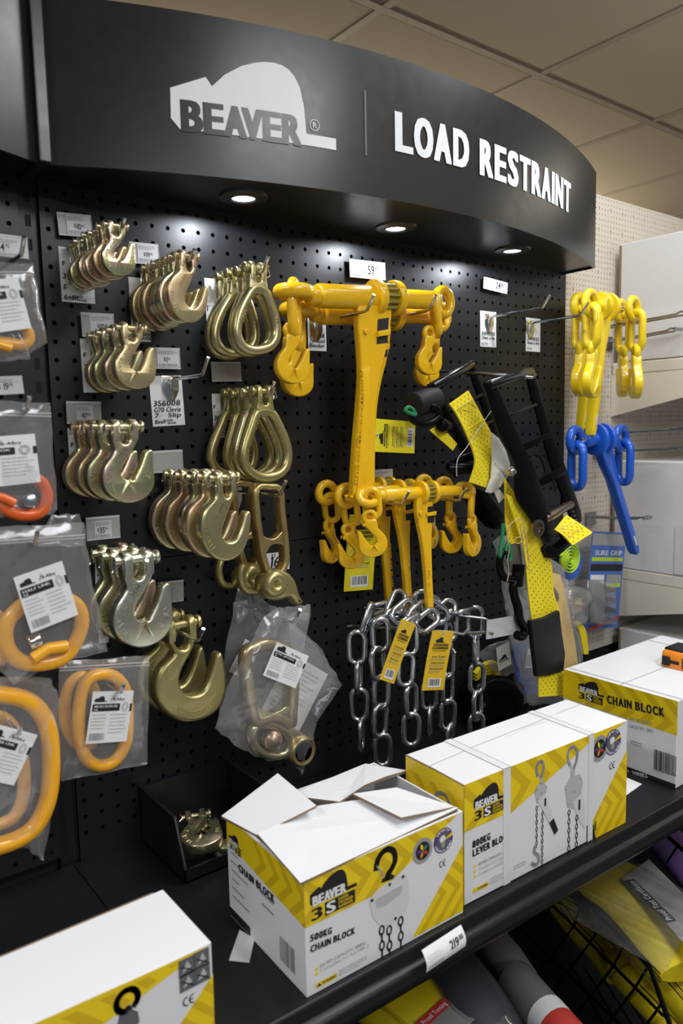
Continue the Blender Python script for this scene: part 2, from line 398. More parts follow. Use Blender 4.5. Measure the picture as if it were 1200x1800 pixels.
# ---------------------------------------------------------------- the setting
P = 0.0254; Z0 = 1.88; SH = 0.936          # peg pitch, height of the reference hole row, height of the shelf deck
def pegsheet(mb, xs, zs, hx, hz, r, mat, y=0.0, depth=.002, slot=None, n=16):
    """sheet steel with punched holes; one cell per hole; slot(i, j) makes a keyhole"""
    per = n // 4
    for i, x in enumerate(xs):
        for j, z in enumerate(zs):
            sq = []
            for k in range(n):
                q, t = divmod(k, per); t = t / per * 2 - 1
                a, b = [(1, t), (-t, 1), (-1, -t), (t, -1)][q]; sq.append((x + a * hx, z + b * hz))
            sl = slot and slot(i, j)
            ho = []
            for k in range(n):
                th = 2 * PI * k / n - PI / 4; c, s_ = math.cos(th), math.sin(th)
                if sl: ho.append((x + c * r * (1.35 if s_ > 0 else .75), z + (s_ * r * 1.3 + hz * .45 if s_ > 0 else s_ * r - hz * .45)))
                else: ho.append((x + c * r, z + s_ * r))
            vs = [(p[0], y, p[1]) for p in sq] + [(p[0], y, p[1]) for p in ho] + [(p[0], y + depth, p[1]) for p in ho]
            fs = []
            for k in range(n):
                l = (k + 1) % n; fs += [(k, n + k, n + l, l), (n + k, 2 * n + k, 2 * n + l, n + l)]
            mb.add(vs, fs, mat)
XL, XR = -0.214, 0.962; SEAM = 1.3788
mb = MB(); H = P / 2
pegsheet(mb, [i * P for i in range(-8, 38)], [Z0 - j * P for j in range(0, 19)], H, H, .0033, BLACK)
pegsheet(mb, [i * P for i in range(-8, 38)], [Z0 + P], H, H, .0033, BLACK)
zl = [Z0 - (20.56 + k) * P for k in range(0, 16)]
pegsheet(mb, [i * P for i in range(-8, 38)], zl, H, H, .0033, BLACK)
for a, b in ((Z0 + 1.5 * P, 2.13), (SEAM + .0008, Z0 - 18.5 * P), (zl[0] + H, SEAM - .0008), (SH - .02, zl[-1] - H)): mb.box(XL, XR, 0, .002, a, b, BLACK)
for a, b in ((XL, -8.5 * P), (37.5 * P, XR)): mb.box(a, b, 0, .002, SH - .02, Z0 + 1.5 * P, BLACK)
mb.box(XL, XR, .02, .03, .0, 2.13, BACKING)
mb.box(XL - .002, XL, 0, .03, .0, 2.13, BACKING); mb.box(XR, XR + .002, 0, .03, .0, 2.13, BACKING)
struct(mb.build('wall_back', smooth=0, fix=False))
# bay to the left, with its slotted upright between
mb = MB()
xs = [-.2545 - i * P for i in range(0, 12)]
pegsheet(mb, xs, [Z0 - j * P for j in range(-1, 37)], H, H, .0033, BLACK)
mb.box(xs[-1] - .3, -.2418, .02, .03, 0, 2.13, BACKING); mb.box(xs[-1] - .3, xs[-1] - H, 0, .002, .9, 2.13, BLACK)
mb.box(xs[-1] - H, -.2418, 0, .002, Z0 + 1.5 * P, 2.13, BLACK)
struct(mb.build('wall_left', smooth=0, fix=False))
mb = MB(); mb.box(-.2405, -.2155, .006, .04, 0, 2.13, BLACK)
for k in range(36): mb.box(-.2315, -.2285, .0052, .0062, 2.08 - k * .032, 2.095 - k * .032, BACKING); mb.box(-.2275, -.2245, .0052, .0062, 2.08 - k * .032, 2.095 - k * .032, BACKING)
struct(mb.build('trim_1', smooth=0))
# cream pegboard of the next run
mb = MB(); q = .0127
xs = [.972 + q * i for i in range(0, 62)]; zs = [2.1195 - q * j for j in range(0, 90)]
pegsheet(mb, xs, zs, q / 2, q / 2, .0018, CREAM, y=.03, depth=.0015, slot=lambda i, j: i % 4 == 1 and j % 4 == 2, n=8)
mb.box(.96, 2.2, .042, .05, 0, 2.126, BACKING); mb.box(.96, xs[0] - q / 2, .03, .032, .9, 2.126, CREAM)
mb.box(xs[-1] + q / 2, 2.2, .03, .032, .9, 2.126, CREAM)
mb.box(1.079, 1.0805, .0285, .031, .95, 2.12, CREAM_S)
struct(mb.build('wall_right', smooth=0, fix=False))
# floor and tiled ceiling
mb = MB(); mb.box(-5, 6, -4.5, 4.5, -.05, 0, FLOORM); struct(mb.build('floor', smooth=0))
mb = MB(); mb.box(-5, 6, -4.5, 4.5, CEIL, CEIL + .04, TILE)
TX = [.66 + .61 * 0 + .613 * k - .613 * 8 for k in range(0, 18)]; TY = [.402 + 1.22 * k for k in (-4, -3, -2, -1, 0, 1, 2, 3)]
TXs = [.768 + .611 * k for k in range(-9, 9)]
for x in TXs: mb.box(x - .012, x + .012, -4.5, 4.5, CEIL - .004, CEIL - .001, TBAR); mb.box(x + .012, x + .016, -4.5, 4.5, CEIL - .0012, CEIL - .0005, BACKING)
for y in TY: mb.box(-5, 6, y - .012, y + .012, CEIL - .0045, CEIL - .0012, TBAR); mb.box(-5, 6, y + .012, y + .018, CEIL - .0014, CEIL - .0006, BACKING)
struct(mb.build('ceiling', smooth=0))

# ---------------------------------------------------------------- curved sign above the display
ZB, ZT = 1.9133, 2.117
def yh(X, xc=.366): u = (X - xc) / .594; return -(.079 + .137 * (1 - u * u))
def fascia(name, label, xc, spots):
    x0, x1 = xc - .594, xc + .594
    t = thing(name, label, 'sign', (xc, -.1, ZB))
    n = 48; X = [x0 + (x1 - x0) * i / n for i in range(n + 1)]
    mb = MB(); vs = []
    for x in X:
        y = yh(x, xc); vs += [(x, y, ZB), (x, y, ZT), (x, y + .004, ZB), (x, y + .004, ZT)]
    fs = []
    for i in range(n):
        a, b = i * 4, i * 4 + 4; fs += [(a, b, b + 1, a + 1), (a + 2, a + 3, b + 3, b + 2), (a, a + 2, b + 2, b), (a + 1, b + 1, b + 3, a + 3)]
    fs += [(0, 1, 3, 2), (4 * n, 4 * n + 2, 4 * n + 3, 4 * n + 1)]
    mb.add(vs, fs, FASCIA); mb.build('face_panel', t, 30)
    mb = MB()
    mb.prism([(x, -yh(x, xc) - .004) for x in X] + [(x1, 0), (x0, 0)], 0, .003, UNDER); 
    m2 = MB(); m2.add([(v.x, -v.z, ZB + .004 + v.y) for v in mb.v], mb.f, UNDER); m2.build('underside', t, 0)
    m2 = MB(); m2.add([(v.x, -v.z, ZT - .004 + v.y) for v in mb.v], mb.f, UNDER); m2.build('top_cover', t, 0)
    mb = MB(); mb.box(x0, x0 + .002, yh(x0, xc) + .004, 0, ZB, ZT, FASCIA); mb.box(x1 - .002, x1, yh(x1, xc) + .004, 0, ZB, ZT, FASCIA); mb.build('end_cap', t, 0)
    return t
sign = fascia('store_sign', 'curved charcoal sign board with white emblem and LOAD RESTRAINT lettering above the hooks', .366, 3)
mapS = lambda a, b, h: Vector((a, yh(a) - .0006 - h, b))
A = Art(mapS); logo(A, -.0799, 1.9695, .1808, WHITE_V, FASCIA, 1, strips=14); A.build('emblem', sign)
A = Art(mapS); A.ring(.1138, 1.9985, .0072, .0011, WHITE_V); A.text('R', .1108, 1.9948, .0075, WHITE_V, width=.006); A.build('registered_mark', sign)
A = Art(mapS)
for k in range(4): A.rect(.1944 + 0, 1.970 + k * .0225, .1978, 1.9925 + k * .0225, GREY_V)
A.build('divider_line', sign)
A = Art(mapS); A.text('LOAD', .2480, 1.9865, .0535, WHITE_V, width=.1565, bold=3, sp=.06); A.text('RESTRAINT', .4306, 1.984, .0535, WHITE_V, width=.3290, bold=3, sp=.06); A.build('lettering', sign)
sign2 = fascia('store_sign', 'blank end of the neighbouring charcoal sign board at the upper left corner', .366 - 1.196, 0)
mb = MB(); mb.box(-.2368, -.2225, -.092, 0.0, ZB - .001, ZT + .01, FASCIA, .0015); mb.build('joint_strip', sign, 0)

# three round downlights in the underside
def downlight(x, y, label):
    t = thing('downlight', label, 'light', (x, y, ZB + .004), 'downlights under the sign')
    mb = MB(); mb.lathe([(.0205, .0), (.0205, -.004), (.030, -.0045), (.0345, -.003), (.036, 0)], RIM, 40, c=(x, y, ZB + .004)); mb.build('trim_ring', t, 30)
    mb = MB(); mb.lathe([(0, -.0036), (.012, -.0036), (.0168, -.0028)], LED, 32, c=(x, y, ZB + .004)); mb.build('lens', t, 30)
    mb = MB(); mb.lathe([(.0168, -.0026), (.0185, -.0052), (.0205, -.0042), (.0205, -.001)], RIM, 32, c=(x, y, ZB + .004)); mb.build('bezel', t, 30)
    l = bpy.data.lights.new('downlight_beam', 'SPOT'); l.energy = 1.7; l.spot_size = math.radians(172); l.spot_blend = .12; l.shadow_soft_size = .012; l.color = (.86, .91, 1.0)
    o = bpy.data.objects.new('downlight_beam', l); COL.objects.link(o); o.parent = t; o.location = (0, 0, -.008)
    return t
downlight(.0548, -.0905, 'lit round downlight under the white emblem, left of three')
downlight(.3607, -.086, 'lit round downlight under the word LOAD, middle of three')
downlight(.6698, -.0863, 'lit round downlight near the right end of the sign, right of three')

# ---------------------------------------------------------------- display shelf
def yedge(x): return -.4475 - (x + .066) * .0335
shelf = thing('display_shelf', 'black steel display shelf carrying the yellow and white cartons', 'shelf', (.37, -.2, SH))
DECK = M('black shelf deck', (.009, .010, .012), .42, spec=.3, bump=(300, .05))
for x0, x1 in ((-.9, -.2262), (-.2245, 1.2)):
    mb = MB(); mb.add([(x0, -.001, SH), (x1, -.001, SH), (x1, yedge(x1), SH), (x0, yedge(x0), SH), (x0, -.001, SH - .02), (x1, -.001, SH - .02), (x1, yedge(x1), SH - .02), (x0, yedge(x0), SH - .02)],
        [(0, 1, 2, 3), (7, 6, 5, 4), (0, 4, 5, 1), (1, 5, 6, 2), (2, 6, 7, 3), (3, 7, 4, 0)], DECK); mb.build('deck', shelf, 0)
RAIL = M('black rail plastic', (.008, .008, .009), .34, spec=.3)
prof = [(.002, 0), (-.002, .005), (-.005, .0062), (-.008, .005), (-.010, 0), (-.011, -.009), (-.0135, -.012), (-.017, -.0125), (-.021, -.015), (-.0235, -.021), (-.0235, -.030), (-.021, -.037), (-.016, -.041), (-.004, -.043), (.002, -.043)]
mb = MB(); vs = []; xa, xb = -.9, 1.2
for x in (xa, xb):
    for a, b in prof: vs.append((x, yedge(x) + a, SH + b))
n = len(prof); fs = [(i, i + 1, n + i + 1, n + i) for i in range(n - 1)] + [tuple(range(n)), tuple(range(n, 2 * n))]
mb.add(vs, fs, RAIL); mb.build('edge_rail', shelf, 50)
# dark lower back panel of the gondola
mb = MB(); mb.box(-.9, 1.2, -.02, .0, 0, SH - .02, BACKING); mb.build('lower_back_panel', shelf, 0)

# ---------------------------------------------------------------- cream shelving at the right
def cream_shelf(z, x0, label, d=.42):
    t = thing('wall_shelf', label, 'shelf', (x0, .03, z), 'cream shelves of the next run')
    mb = MB(); mb.box(x0, 2.2, .028 - d, .028, z - .03, z, CREAM_S, .003); mb.build('shelf_board', t, 0)
    mb = MB(); mb.T = Matrix.Rotation(PI / 2, 4, 'Z'); mb.prism([(.029, z - .03), (.029 - d, z - .03), (.029 - d, z - .045), (.029, z - .135)], -x0 - .003, -x0, CREAM_S); mb.build('bracket', t, 0)
    return t
cream_shelf(1.722, 1.2, 'cream wall shelf at upper right under the tall white carton')
cream_shelf(1.197, 1.2, 'cream wall shelf at right under the stained white carton')
def carton(x0, x1, y0, y1, z0, z1, label, mat, group=None, kraft=True):
    t = thing('carton', label, 'box', ((x0 + x1) / 2, (y0 + y1) / 2, z0), group)
    mb = MB(); mb.box(x0, x1, y0, y1, z0, z1, mat, .0015); mb.build('body', t, 0)
    mb = MB(); mb.box(x0 - .0012, x0 + .0, y1 - .006, y1, z0 + .003, z1 - .003, KRAFT); mb.build('cut_edge', t, 0)
    return t
carton(1.2, 1.75, -.42, .012, 1.7235, 2.012, 'tall white carton on the upper cream shelf at right edge', CREAM_BOX)
c2 = carton(1.2, 1.75, -.42, .018, 1.198, 1.474, 'white carton with a taped patch on the middle cream shelf', CREAM_BOX)
A = Art(plane_map((1.1985, 0.018, 1.198), (0, -1, 0), (0, 0, 1))); A.rect(.17, .004, .25, .12, GREY_BOX); A.build('tape_patch', c2)
cream_shelf(.80, 1.21, 'lowest cream wall shelf behind the chain block carton')
carton(1.21, 1.6, -.36, .0, .8015, 1.035, 'greyish white carton behind the tape measure', GREY_BOX)
# ---------------------------------------------------------------- peg hooks
def peg_hook(label, X, Z, L, tip=.03, r=.0027, plate=True, group='single wire peg hooks', dx=0.0, dz=0.0, mat=None, lift=1.0):
    t = thing('peg_hook', label, 'hook', (X, 0, Z), group)
    mat = mat or CHROME
    mb = MB(); a = Vector((X, -.003, Z)); b = Vector((X + dx, -L, Z + dz)); d = (b - a).normalized()
    pts = [a + Vector((0, 0, -.022)), a + Vector((0, -.001, -.006)), a + d * .006] + [a + (b - a) * k / 6 for k in range(1, 6)] + [b - d * .004, b + Vector((0, -.002, .0015)), b + Vector((0, -tip * .62, tip * .78 * lift)) + d * .001]
    mb.tube(pts, r, mat, 10); mb.build('rod', t)
    if plate:
        mb = MB(); mb.prism([(X - .014, Z + .006), (X + .014, Z + .006), (X + .014, Z - .016), (X + .006, Z - .032), (X - .006, Z - .032), (X - .014, Z - .016)], -.003, -.0012, CHROME, .0006); mb.build('back_plate', t)
    return t

# ---------------------------------------------------------------- forged hooks
GRAB = [(-19.2,-3.6),(-19.8,-14.7),(-18.5,-21.1),(-17.3,-27.5),(-20.9,-33.8),(-27.0,-41.5),(-31.5,-49.2),(-34.0,-58.6),(-33.2,-69.0),(-29.2,-78.1),(-21.4,-85.9),(-11.8,-90.7),(-0.1,-92.6),(11.9,-90.5),(21.8,-85.0),(29.2,-76.3),(31.9,-65.7),(31.5,-55.7),(31.0,-42.5),(31.1,-31.5),(28.8,-28.7),(24.8,-28.9),(22.0,-32.2),(18.5,-40.3),(14.2,-49.9),(8.5,-59.4),(4.8,-64.4),(-1.1,-65.0),(-6.9,-62.6),(-10.4,-58.3),(-11.0,-53.5),(-7.6,-45.6),(-0.3,-36.2),(7.9,-23.6),(12.6,-15.6),(13.6,-4.3),(2.3,-4.1),(2.2,-14.5),(-0.2,-19.3),(-4.5,-21.1),(-8.6,-19.0),(-10.4,-14.2),(-9.3,-3.8)]
SLIP = [(-15.0,-7.8),(-15.1,-21.7),(-19.8,-28.3),(-28.9,-36.3),(-35.0,-46.2),(-38.5,-59.7),(-38.2,-73.6),(-34.1,-86.3),(-26.9,-97.7),(-16.6,-106.0),(-4.9,-109.8),(7.2,-109.0),(17.6,-103.9),(26.1,-95.0),(31.8,-82.9),(35.1,-68.7),(37.1,-56.2),(36.4,-48.0),(32.7,-46.4),(29.1,-49.1),(25.6,-58.7),(21.5,-69.1),(16.6,-77.7),(10.3,-84.2),(2.2,-85.4),(-4.6,-81.6),(-8.3,-74.2),(-6.8,-64.6),(-2.4,-54.4),(3.0,-44.2),(8.5,-32.3),(12.4,-25.5),(13.9,-9.6),(7.5,-9.2),(7.1,-18.0),(3.8,-24.9),(-0.2,-26.0),(-2.9,-20.9),(-4.3,-8.5)]
BIGS = [(-21.6,1.9),(-22.6,-17.3),(-19.0,-27.8),(-13.3,-36.8),(-19.8,-43.4),(-32.5,-52.4),(-41.2,-64.2),(-46.1,-80.6),(-45.0,-98.5),(-37.7,-114.1),(-26.2,-127.9),(-10.1,-139.1),(8.8,-145.1),(28.3,-146.1),(46.2,-141.4),(59.1,-130.1),(66.7,-113.1),(68.7,-92.8),(66.9,-71.7),(63.6,-54.5),(59.3,-51.5),(53.5,-55.5),(48.4,-69.8),(42.1,-84.8),(34.9,-97.5),(25.8,-105.5),(12.8,-106.5),(0.3,-100.5),(-6.6,-89.8),(-8.0,-77.5),(-4.3,-66.4),(3.6,-54.2),(13.9,-40.3),(21.1,-23.8),(22.0,-4.0),(11.5,-2.1),(10.4,-23.7),(5.7,-32.7),(-1.7,-34.2),(-9.8,-28.7),(-12.1,-13.5),(-11.4,0.1)]
def mm(l, s): return [(a * s * .001, b * s * .001) for a, b in l]
def raised(parent, txt, path, h, y, mat, up=1):
    """raised foundry lettering following a path on the front face (y = face)"""
    pts = catmull([(a, b, 0) for a, b in path], 8, False); L = [0]
    for a, b in zip(pts, pts[1:]): L.append(L[-1] + (b - a).length)
    k = h / CAPH; ws = [(GL[(c, 1)][3] - GL[(c, 1)][2] if c != ' ' else .3) for c in txt]; tot = sum(ws) + .16 * (len(ws) - 1); kx = min(k, L[-1] / tot); pos = (L[-1] - tot * kx) / 2
    mb = MB()
    for c, w_ in zip(txt, ws):
        m = pos + w_ * kx / 2; i = max(j for j in range(len(L)) if L[j] <= m); i = min(i, len(pts) - 2)
        p = pts[i].lerp(pts[i + 1], (m - L[i]) / max(1e-9, L[i + 1] - L[i])); d = (pts[i + 1] - pts[i]).normalized(); nn = Vector((-d.y, d.x, 0)) * up
        if c != ' ':
            g = GL[(c, 1)]; vs = []; n = len(g[0])
            for vx, vy in g[0]:
                q = p + d * ((vx - g[2] - w_ / 2) * kx) + nn * ((vy) * k - h / 2); vs.append((q.x, y - .0007, q.y))
            vs += [(a, y + .0004, b) for a, _, b in vs]
            ec = {}
            for f in g[1]:
                for e in range(len(f)): u, v = f[e], f[(e + 1) % len(f)]; ec[(min(u, v), max(u, v))] = ec.get((min(u, v), max(u, v)), 0) + 1
            fs = list(g[1]) + [(u, v, v + n, u + n) for (u, v), cn in ec.items() if cn == 1]
            mb.add(vs, fs, mat)
        pos += (w_ + .16) * kx
    return mb.build('raised_lettering', parent, 0, world=False, fix=False)
def ear(x, wd, r, zb, yr, mat, parent, name='clevis_ear'):
    mb = MB(); mb.T = Matrix.Rotation(PI / 2, 4, 'Z')
    o = [(yr * math.cos(a), r * math.sin(a)) for a in [PI * i / 10 for i in range(11)]] + [(-yr * .92, zb), (yr * .92, zb)]
    mb.prism(o, -x - wd / 2, -x + wd / 2, mat, min(wd * .3, .002)); return mb.build(name, parent, 40, world=False)
def clevis(t, s, xl, xr, wl, zb, th, mat, pin=.0048, head=1):
    for x in (xl, xr): ear(x, wl, .0093 * s, zb, th * .62, mat, t)
    mb = MB(); a, b = xl - wl, xr + wl
    mb.cyl((a - .002 * s, 0, 0), (b, 0, 0), pin * s, mat, 14); hx = b if head > 0 else a
    mb.cyl((hx, 0, 0), (hx + head * .004 * s, 0, 0), pin * 1.55 * s, mat, 14, .0008 * s); mb.build('clevis_pin', t, 40, world=False)
    mb = MB(); cx = a - .003 * s if head > 0 else b + .003 * s
    mb.tube([(cx, -.004 * s, .006 * s), (cx, -.001, .002 * s), (cx, .001, -.006 * s), (cx - .002 * s, -.002, -.011 * s), (cx + .002 * s, -.004 * s, -.008 * s), (cx, -.003 * s, .001 * s)], .0009 * s, CHROME, 6); mb.build('retaining_clip', t, 40, world=False)
def grab_hook(s, mat, label, cat='hook', txt=('BEAVER 10MM', '80')):
    t = thing('clevis_grab_hook', label, cat); th = .0165 * s
    o = catmull([(a, b, 0) for a, b in mm(GRAB, s)], 3)
    mb = MB(); mb.prism([(p.x, p.y) for p in o], -th / 2, th / 2, mat, .0022 * s); mb.build('hook_body', t, 50, world=False)
    for sgn in (-1, 1):   # the two saddle ridges below the throat
        mb = MB(); k = .001 * s
        x0 = -2 * k; mb.add([(x0 - 4 * k, -th / 2 + .0005, -66 * k), (x0 + 4 * k, -th / 2 + .0005, -65 * k), (x0 + sgn * 10 * k - 2 * k, -th / 2 + .0005, -84 * k), (x0 + sgn * 10 * k + 2 * k, -th / 2 + .0005, -83 * k), (x0, -th / 2 - .0045 * s, -66 * k), (x0 + sgn * 3 * k, -th / 2 - .003 * s, -70 * k)],
               [(0, 1, 4), (0, 4, 5, 2), (1, 3, 5, 4), (2, 5, 3), (0, 2, 3, 1)], mat); mb.build('saddle_ridge', t, 0, world=False)
    clevis(t, s, -.0145 * s, .0082 * s, .0095 * s, -.016 * s, th, mat)
    k = .001 * s
    raised(t, txt[0], [(-19 * k, -80 * k), (-26 * k, -68 * k), (-26 * k, -56 * k), (-20 * k, -44 * k), (-8 * k, -29 * k), (-3 * k, -24.5 * k)], .0062 * s, -th / 2, mat)
    if len(txt) > 1: raised(t, txt[1], [(23 * k, -66 * k), (25 * k, -53 * k)], .006 * s, -th / 2, mat)
    return t
def slip_hook(s, mat, label, shape=SLIP, th=.018, big=False, txt=('BEAVER', '10MM')):
    t = thing('clevis_slip_hook', label, 'hook'); th *= s
    o = catmull([(a, b, 0) for a, b in mm(shape, s)], 3)
    mb = MB(); mb.prism([(p.x, p.y) for p in o], -th / 2, th / 2, mat, (.0062 if big else .0034) * s, steps=4); mb.build('hook_body', t, 60, world=False)
    k = .001 * s
    if big:
        clevis(t, s * 1.35, -.0165 * s, .0165 * s, .011 * s, -.02 * s, th * .9, mat)
        raised(t, txt[0], [(5 * k, -131 * k), (20 * k, -133 * k), (40 * k, -127 * k)], .007 * s, -th / 2 + .0003, mat)
        raised(t, '70', [(-36 * k, -92 * k), (-33 * k, -78 * k)], .007 * s, -th / 2 + .0003, mat)
        for pts in ([(-12, -117), (-4, -125), (14, -130), (34, -124), (46, -113), (50, -118), (42, -130), (22, -139), (2, -137), (-12, -127)], [(-26, -62), (-14, -50), (-8, -56), (-10, -66), (-20, -74), (-28, -70)]):
            mb = MB(); mb.tube([(p.x * s * .001, -th / 2 + .0002, p.y * s * .001) for p in catmull([(a, b, 0) for a, b in pts], 4)], .0009, mat, 6, closed=True); mb.build('cast_rim', t, 60, world=False)
    else:
        clevis(t, s, -.0098 * s, .0105 * s, .0085 * s, -.018 * s, th, mat)
        raised(t, txt[0], [(-31 * k, -58 * k), (-31 * k, -72 * k), (-26 * k, -85 * k), (-17 * k, -96 * k)], .0062 * s, -th / 2, mat)
        raised(t, txt[1], [(-17 * k, -50 * k), (-6 * k, -32 * k)], .0058 * s, -th / 2, mat)
    return t
PEAR5 = [(-5.8,-29.5),(-16.7,-43.0),(-28.8,-63.2),(-35.7,-82.8),(-36.5,-100.2),(-27.6,-115.2),(-7.1,-120.2),(19.1,-113.1),(32.2,-96.5),(32.1,-74.6),(23.9,-49.4),(16.2,-34.3),(6,-28)]
PEAR6 = [(-12.9,-33),(-21.9,-51.5),(-30.7,-71.1),(-37.2,-90.7),(-36.8,-106.6),(-25.9,-121.1),(-2.8,-130),(21.4,-127),(37.5,-114.2),(42,-93.8),(36.9,-73.0),(26.7,-52.3),(15.3,-33.9),(1,-29)]
def pear_link(mat, label, pts, txt):
    t = thing('clevis_pear_link', label, 'link')
    c = catmull([(a * .001, 0, b * .001) for a, b in pts], 5)
    mb = MB(); mb.sweep(c, .0076, .0078, mat, 14, True, (0, 1, 0), 2.3); mb.build('pear_ring', t, 60, world=False)
    mb = MB(); o = catmull([(-13, -8, 0), (-14, -20, 0), (-15, -32, 0), (-6, -37, 0), (6, -37, 0), (16, -32, 0), (15, -20, 0), (13, -8, 0), (5, -9, 0), (4, -19, 0), (-3, -20, 0), (-5, -9, 0)], 3)
    mb.prism([(p.x * .001, p.y * .001) for p in o], -.0075, .0075, mat, .002); mb.build('clevis_neck', t, 50, world=False)
    clevis(t, 1.05, -.0092, .0092, .0082, -.017, .0155, mat, head=-1)
    raised(t, txt[0], [(-34.5e-3, -100e-3), (-33e-3, -85e-3), (-26e-3, -66e-3), (-15e-3, -46e-3)], .0058, -.0074, mat)
    raised(t, txt[1], [(17e-3, -44e-3), (26e-3, -62e-3), (33e-3, -80e-3), (34e-3, -96e-3)], .0052, -.0074, mat)
    return t
ORD = ['frontmost', 'second from front', 'third from front', 'fourth from front', 'fifth from front', 'sixth from front', 'seventh from front', 'rearmost']
RS = random.Random(21)
def stack(proto, X, Z, yf, yb, n, what, group, yaw=.06, jx=.0015, hookL=None, mats=None, tilt=.03, phase=0):
    for k in range(n):
        o = proto if k == 0 else copy_tree(proto)
        nm = ORD[k] if k < n - 1 else 'rearmost'
        o.location = (X + RS.uniform(-jx, jx) * (k > 0), yf + (yb - yf) * k / max(1, n - 1), Z)
        o.rotation_euler = (RS.uniform(-tilt, tilt), RS.uniform(-.09, .09) * (k > 0), RS.uniform(-yaw, yaw) * (k > 0) + .02)
        o['label'] = f'{nm} {what}'; o['group'] = group
        if mats and k < len(mats) and mats[k]:
            for ch in o.children:
                if ch.data and ch.name.split('.')[0] not in ('retaining_clip',):
                    ch.data = ch.data.copy() if k else ch.data
                    ch.data.materials[0] = mats[k]
s1 = grab_hook(.665, GOLD, ''); stack(s1, -.1630, 1.8336, -.1414, -.012, 8, 'small gold grab hook in the stack at the upper left corner', 'small grab hooks, upper left stack', yaw=.14, jx=.004, mats=[GOLD, COPPERY, COPPERY])
s2 = slip_hook(.82, COPPERY, ''); stack(s2, -.0597, 1.8123, -.1226, -.013, 7, 'gold slip hook in the stack below the 19.95 ticket', 'slip hooks, upper stack', yaw=.08, mats=[COPPERY, GOLD, COPPERY, GOLD])
s3 = grab_hook(.861, GOLD, ''); stack(s3, -.1424, 1.7101, -.1243, -.02, 4, 'gold grab hook in the stack above the 17.95 ticket', 'grab hooks, second stack', yaw=.08, mats=[COPPERY, GOLD, GOLD])
s4 = grab_hook(1.06, GOLD, ''); stack(s4, -.1688, 1.5815, -.1487, -.022, 4, 'gold grab hook in the stack below the 17.95 ticket', 'grab hooks, third stack', yaw=.08, mats=[GOLD, GOLD, COPPERY, COPPERY])
s5 = pear_link(SOFTG, '', PEAR5, ('10MM', 'BEAVER')); stack(s5, .0637, 1.8122, -.1034, -.02, 4, 'gold pear link in the upper stack beside the big yellow binder', 'pear links, upper stack', yaw=.05)
s6 = pear_link(SOFTG, '', PEAR6, ('BEAVER 10MM G70', '3800KG WLL TURKEY')); stack(s6, .0649, 1.6311, -.1091, -.02, 4, 'olive gold pear link in the lower stack under the blank ticket', 'pear links, lower stack', yaw=.05, mats=[BRASSY, SOFTG, BRASSY, BRASSY])
s7 = slip_hook(1.052, GOLD, ''); stack(s7, -.0394, 1.5086, -.165, -.022, 5, 'coppery gold slip hook in the middle stack right of the grab hooks', 'slip hooks, middle stack', yaw=.06, mats=[SOFTG, COPPERY, GOLD, COPPERY, GOLD])
s8 = grab_hook(1.329, SILVERY, '', txt=('BEAVER 13MM', '80')); stack(s8, -.1426, 1.4005, -.1055, -.02, 3, 'large pale grab hook in the stack below the 35.95 ticket', 'large grab hooks, lower left stack', yaw=.07, mats=[SILVERY, GOLD, GOLD])
s9 = slip_hook(1.0, BRASSY, '', BIGS, .024, True); stack(s9, -.0847, 1.2955, -.1, -.045, 2, 'big olive gold slip hook at the bottom of the hook columns', 'biggest slip hooks', yaw=.03)
for lb, X, Z, L in (('holding the small grab hooks, upper left', -.163, 1.8336 - .0062, .158), ('holding the upper slip hooks under the 19.95 ticket', -.0597, 1.8123 - .0072, .14), ('holding the grab hooks above the 17.95 ticket', -.1424, 1.7101 - .0075, .142),
                    ('holding the grab hooks below the 17.95 ticket', -.1688, 1.5815 - .0088, .166), ('holding the upper pear links', .0637, 1.8122 - .0082, .123), ('holding the lower pear links', .0649, 1.6311 - .0082, .126), ('holding the coppery slip hooks', -.0394, 1.5086 - .0085, .18),
                    ('holding the large pale grab hooks', -.1426, 1.4005 - .0098, .125), ('holding the two big slip hooks', -.0847, 1.2955 - .0105, .16)):
    peg_hook('chrome wire peg hook ' + lb, X, Z, L, tip=.026 if 'pear' in lb or 'big' in lb else .014)
peg_hook('empty chrome peg hook over the white tag reading 356008', -.034, 1.653, .108)
peg_hook('empty chrome peg hook over the left of two small white tags under the 24 ticket', .698, 1.799, .137)
peg_hook('empty chrome peg hook over the right small white tag beside the far yellow binders', .833, 1.795, .131)

# ---------------------------------------------------------------- tickets and tags on the board
def frame(TL, TR, BL, Y, Y2=None):
    a, b, c = at(*TL, Y), at(*TR, Y if Y2 is None else Y2), at(*BL, Y); u = (b - a); v = (a - c); W_, H_ = u.length, v.length
    u.normalize(); v = v - u * v.dot(u); v.normalize(); return c, u, v, W_, H_
def slab(mb, mp, w_, h_, d, mat, r=0.0):
    vs = [mp(0, 0, 0), mp(w_, 0, 0), mp(w_, h_, 0), mp(0, h_, 0), mp(0, 0, -d), mp(w_, 0, -d), mp(w_, h_, -d), mp(0, h_, -d)]
    mb.add(vs, [(0, 1, 2, 3), (7, 6, 5, 4), (0, 4, 5, 1), (1, 5, 6, 2), (2, 6, 7, 3), (3, 7, 4, 0)], mat)
TICKP = M('glossy ticket paper', (.56, .56, .57), .4)
HOLDER = M('grey ticket holder', (.36, .36, .35), .35)
LIPM = M('clear holder lip', (.55, .56, .57), .25)
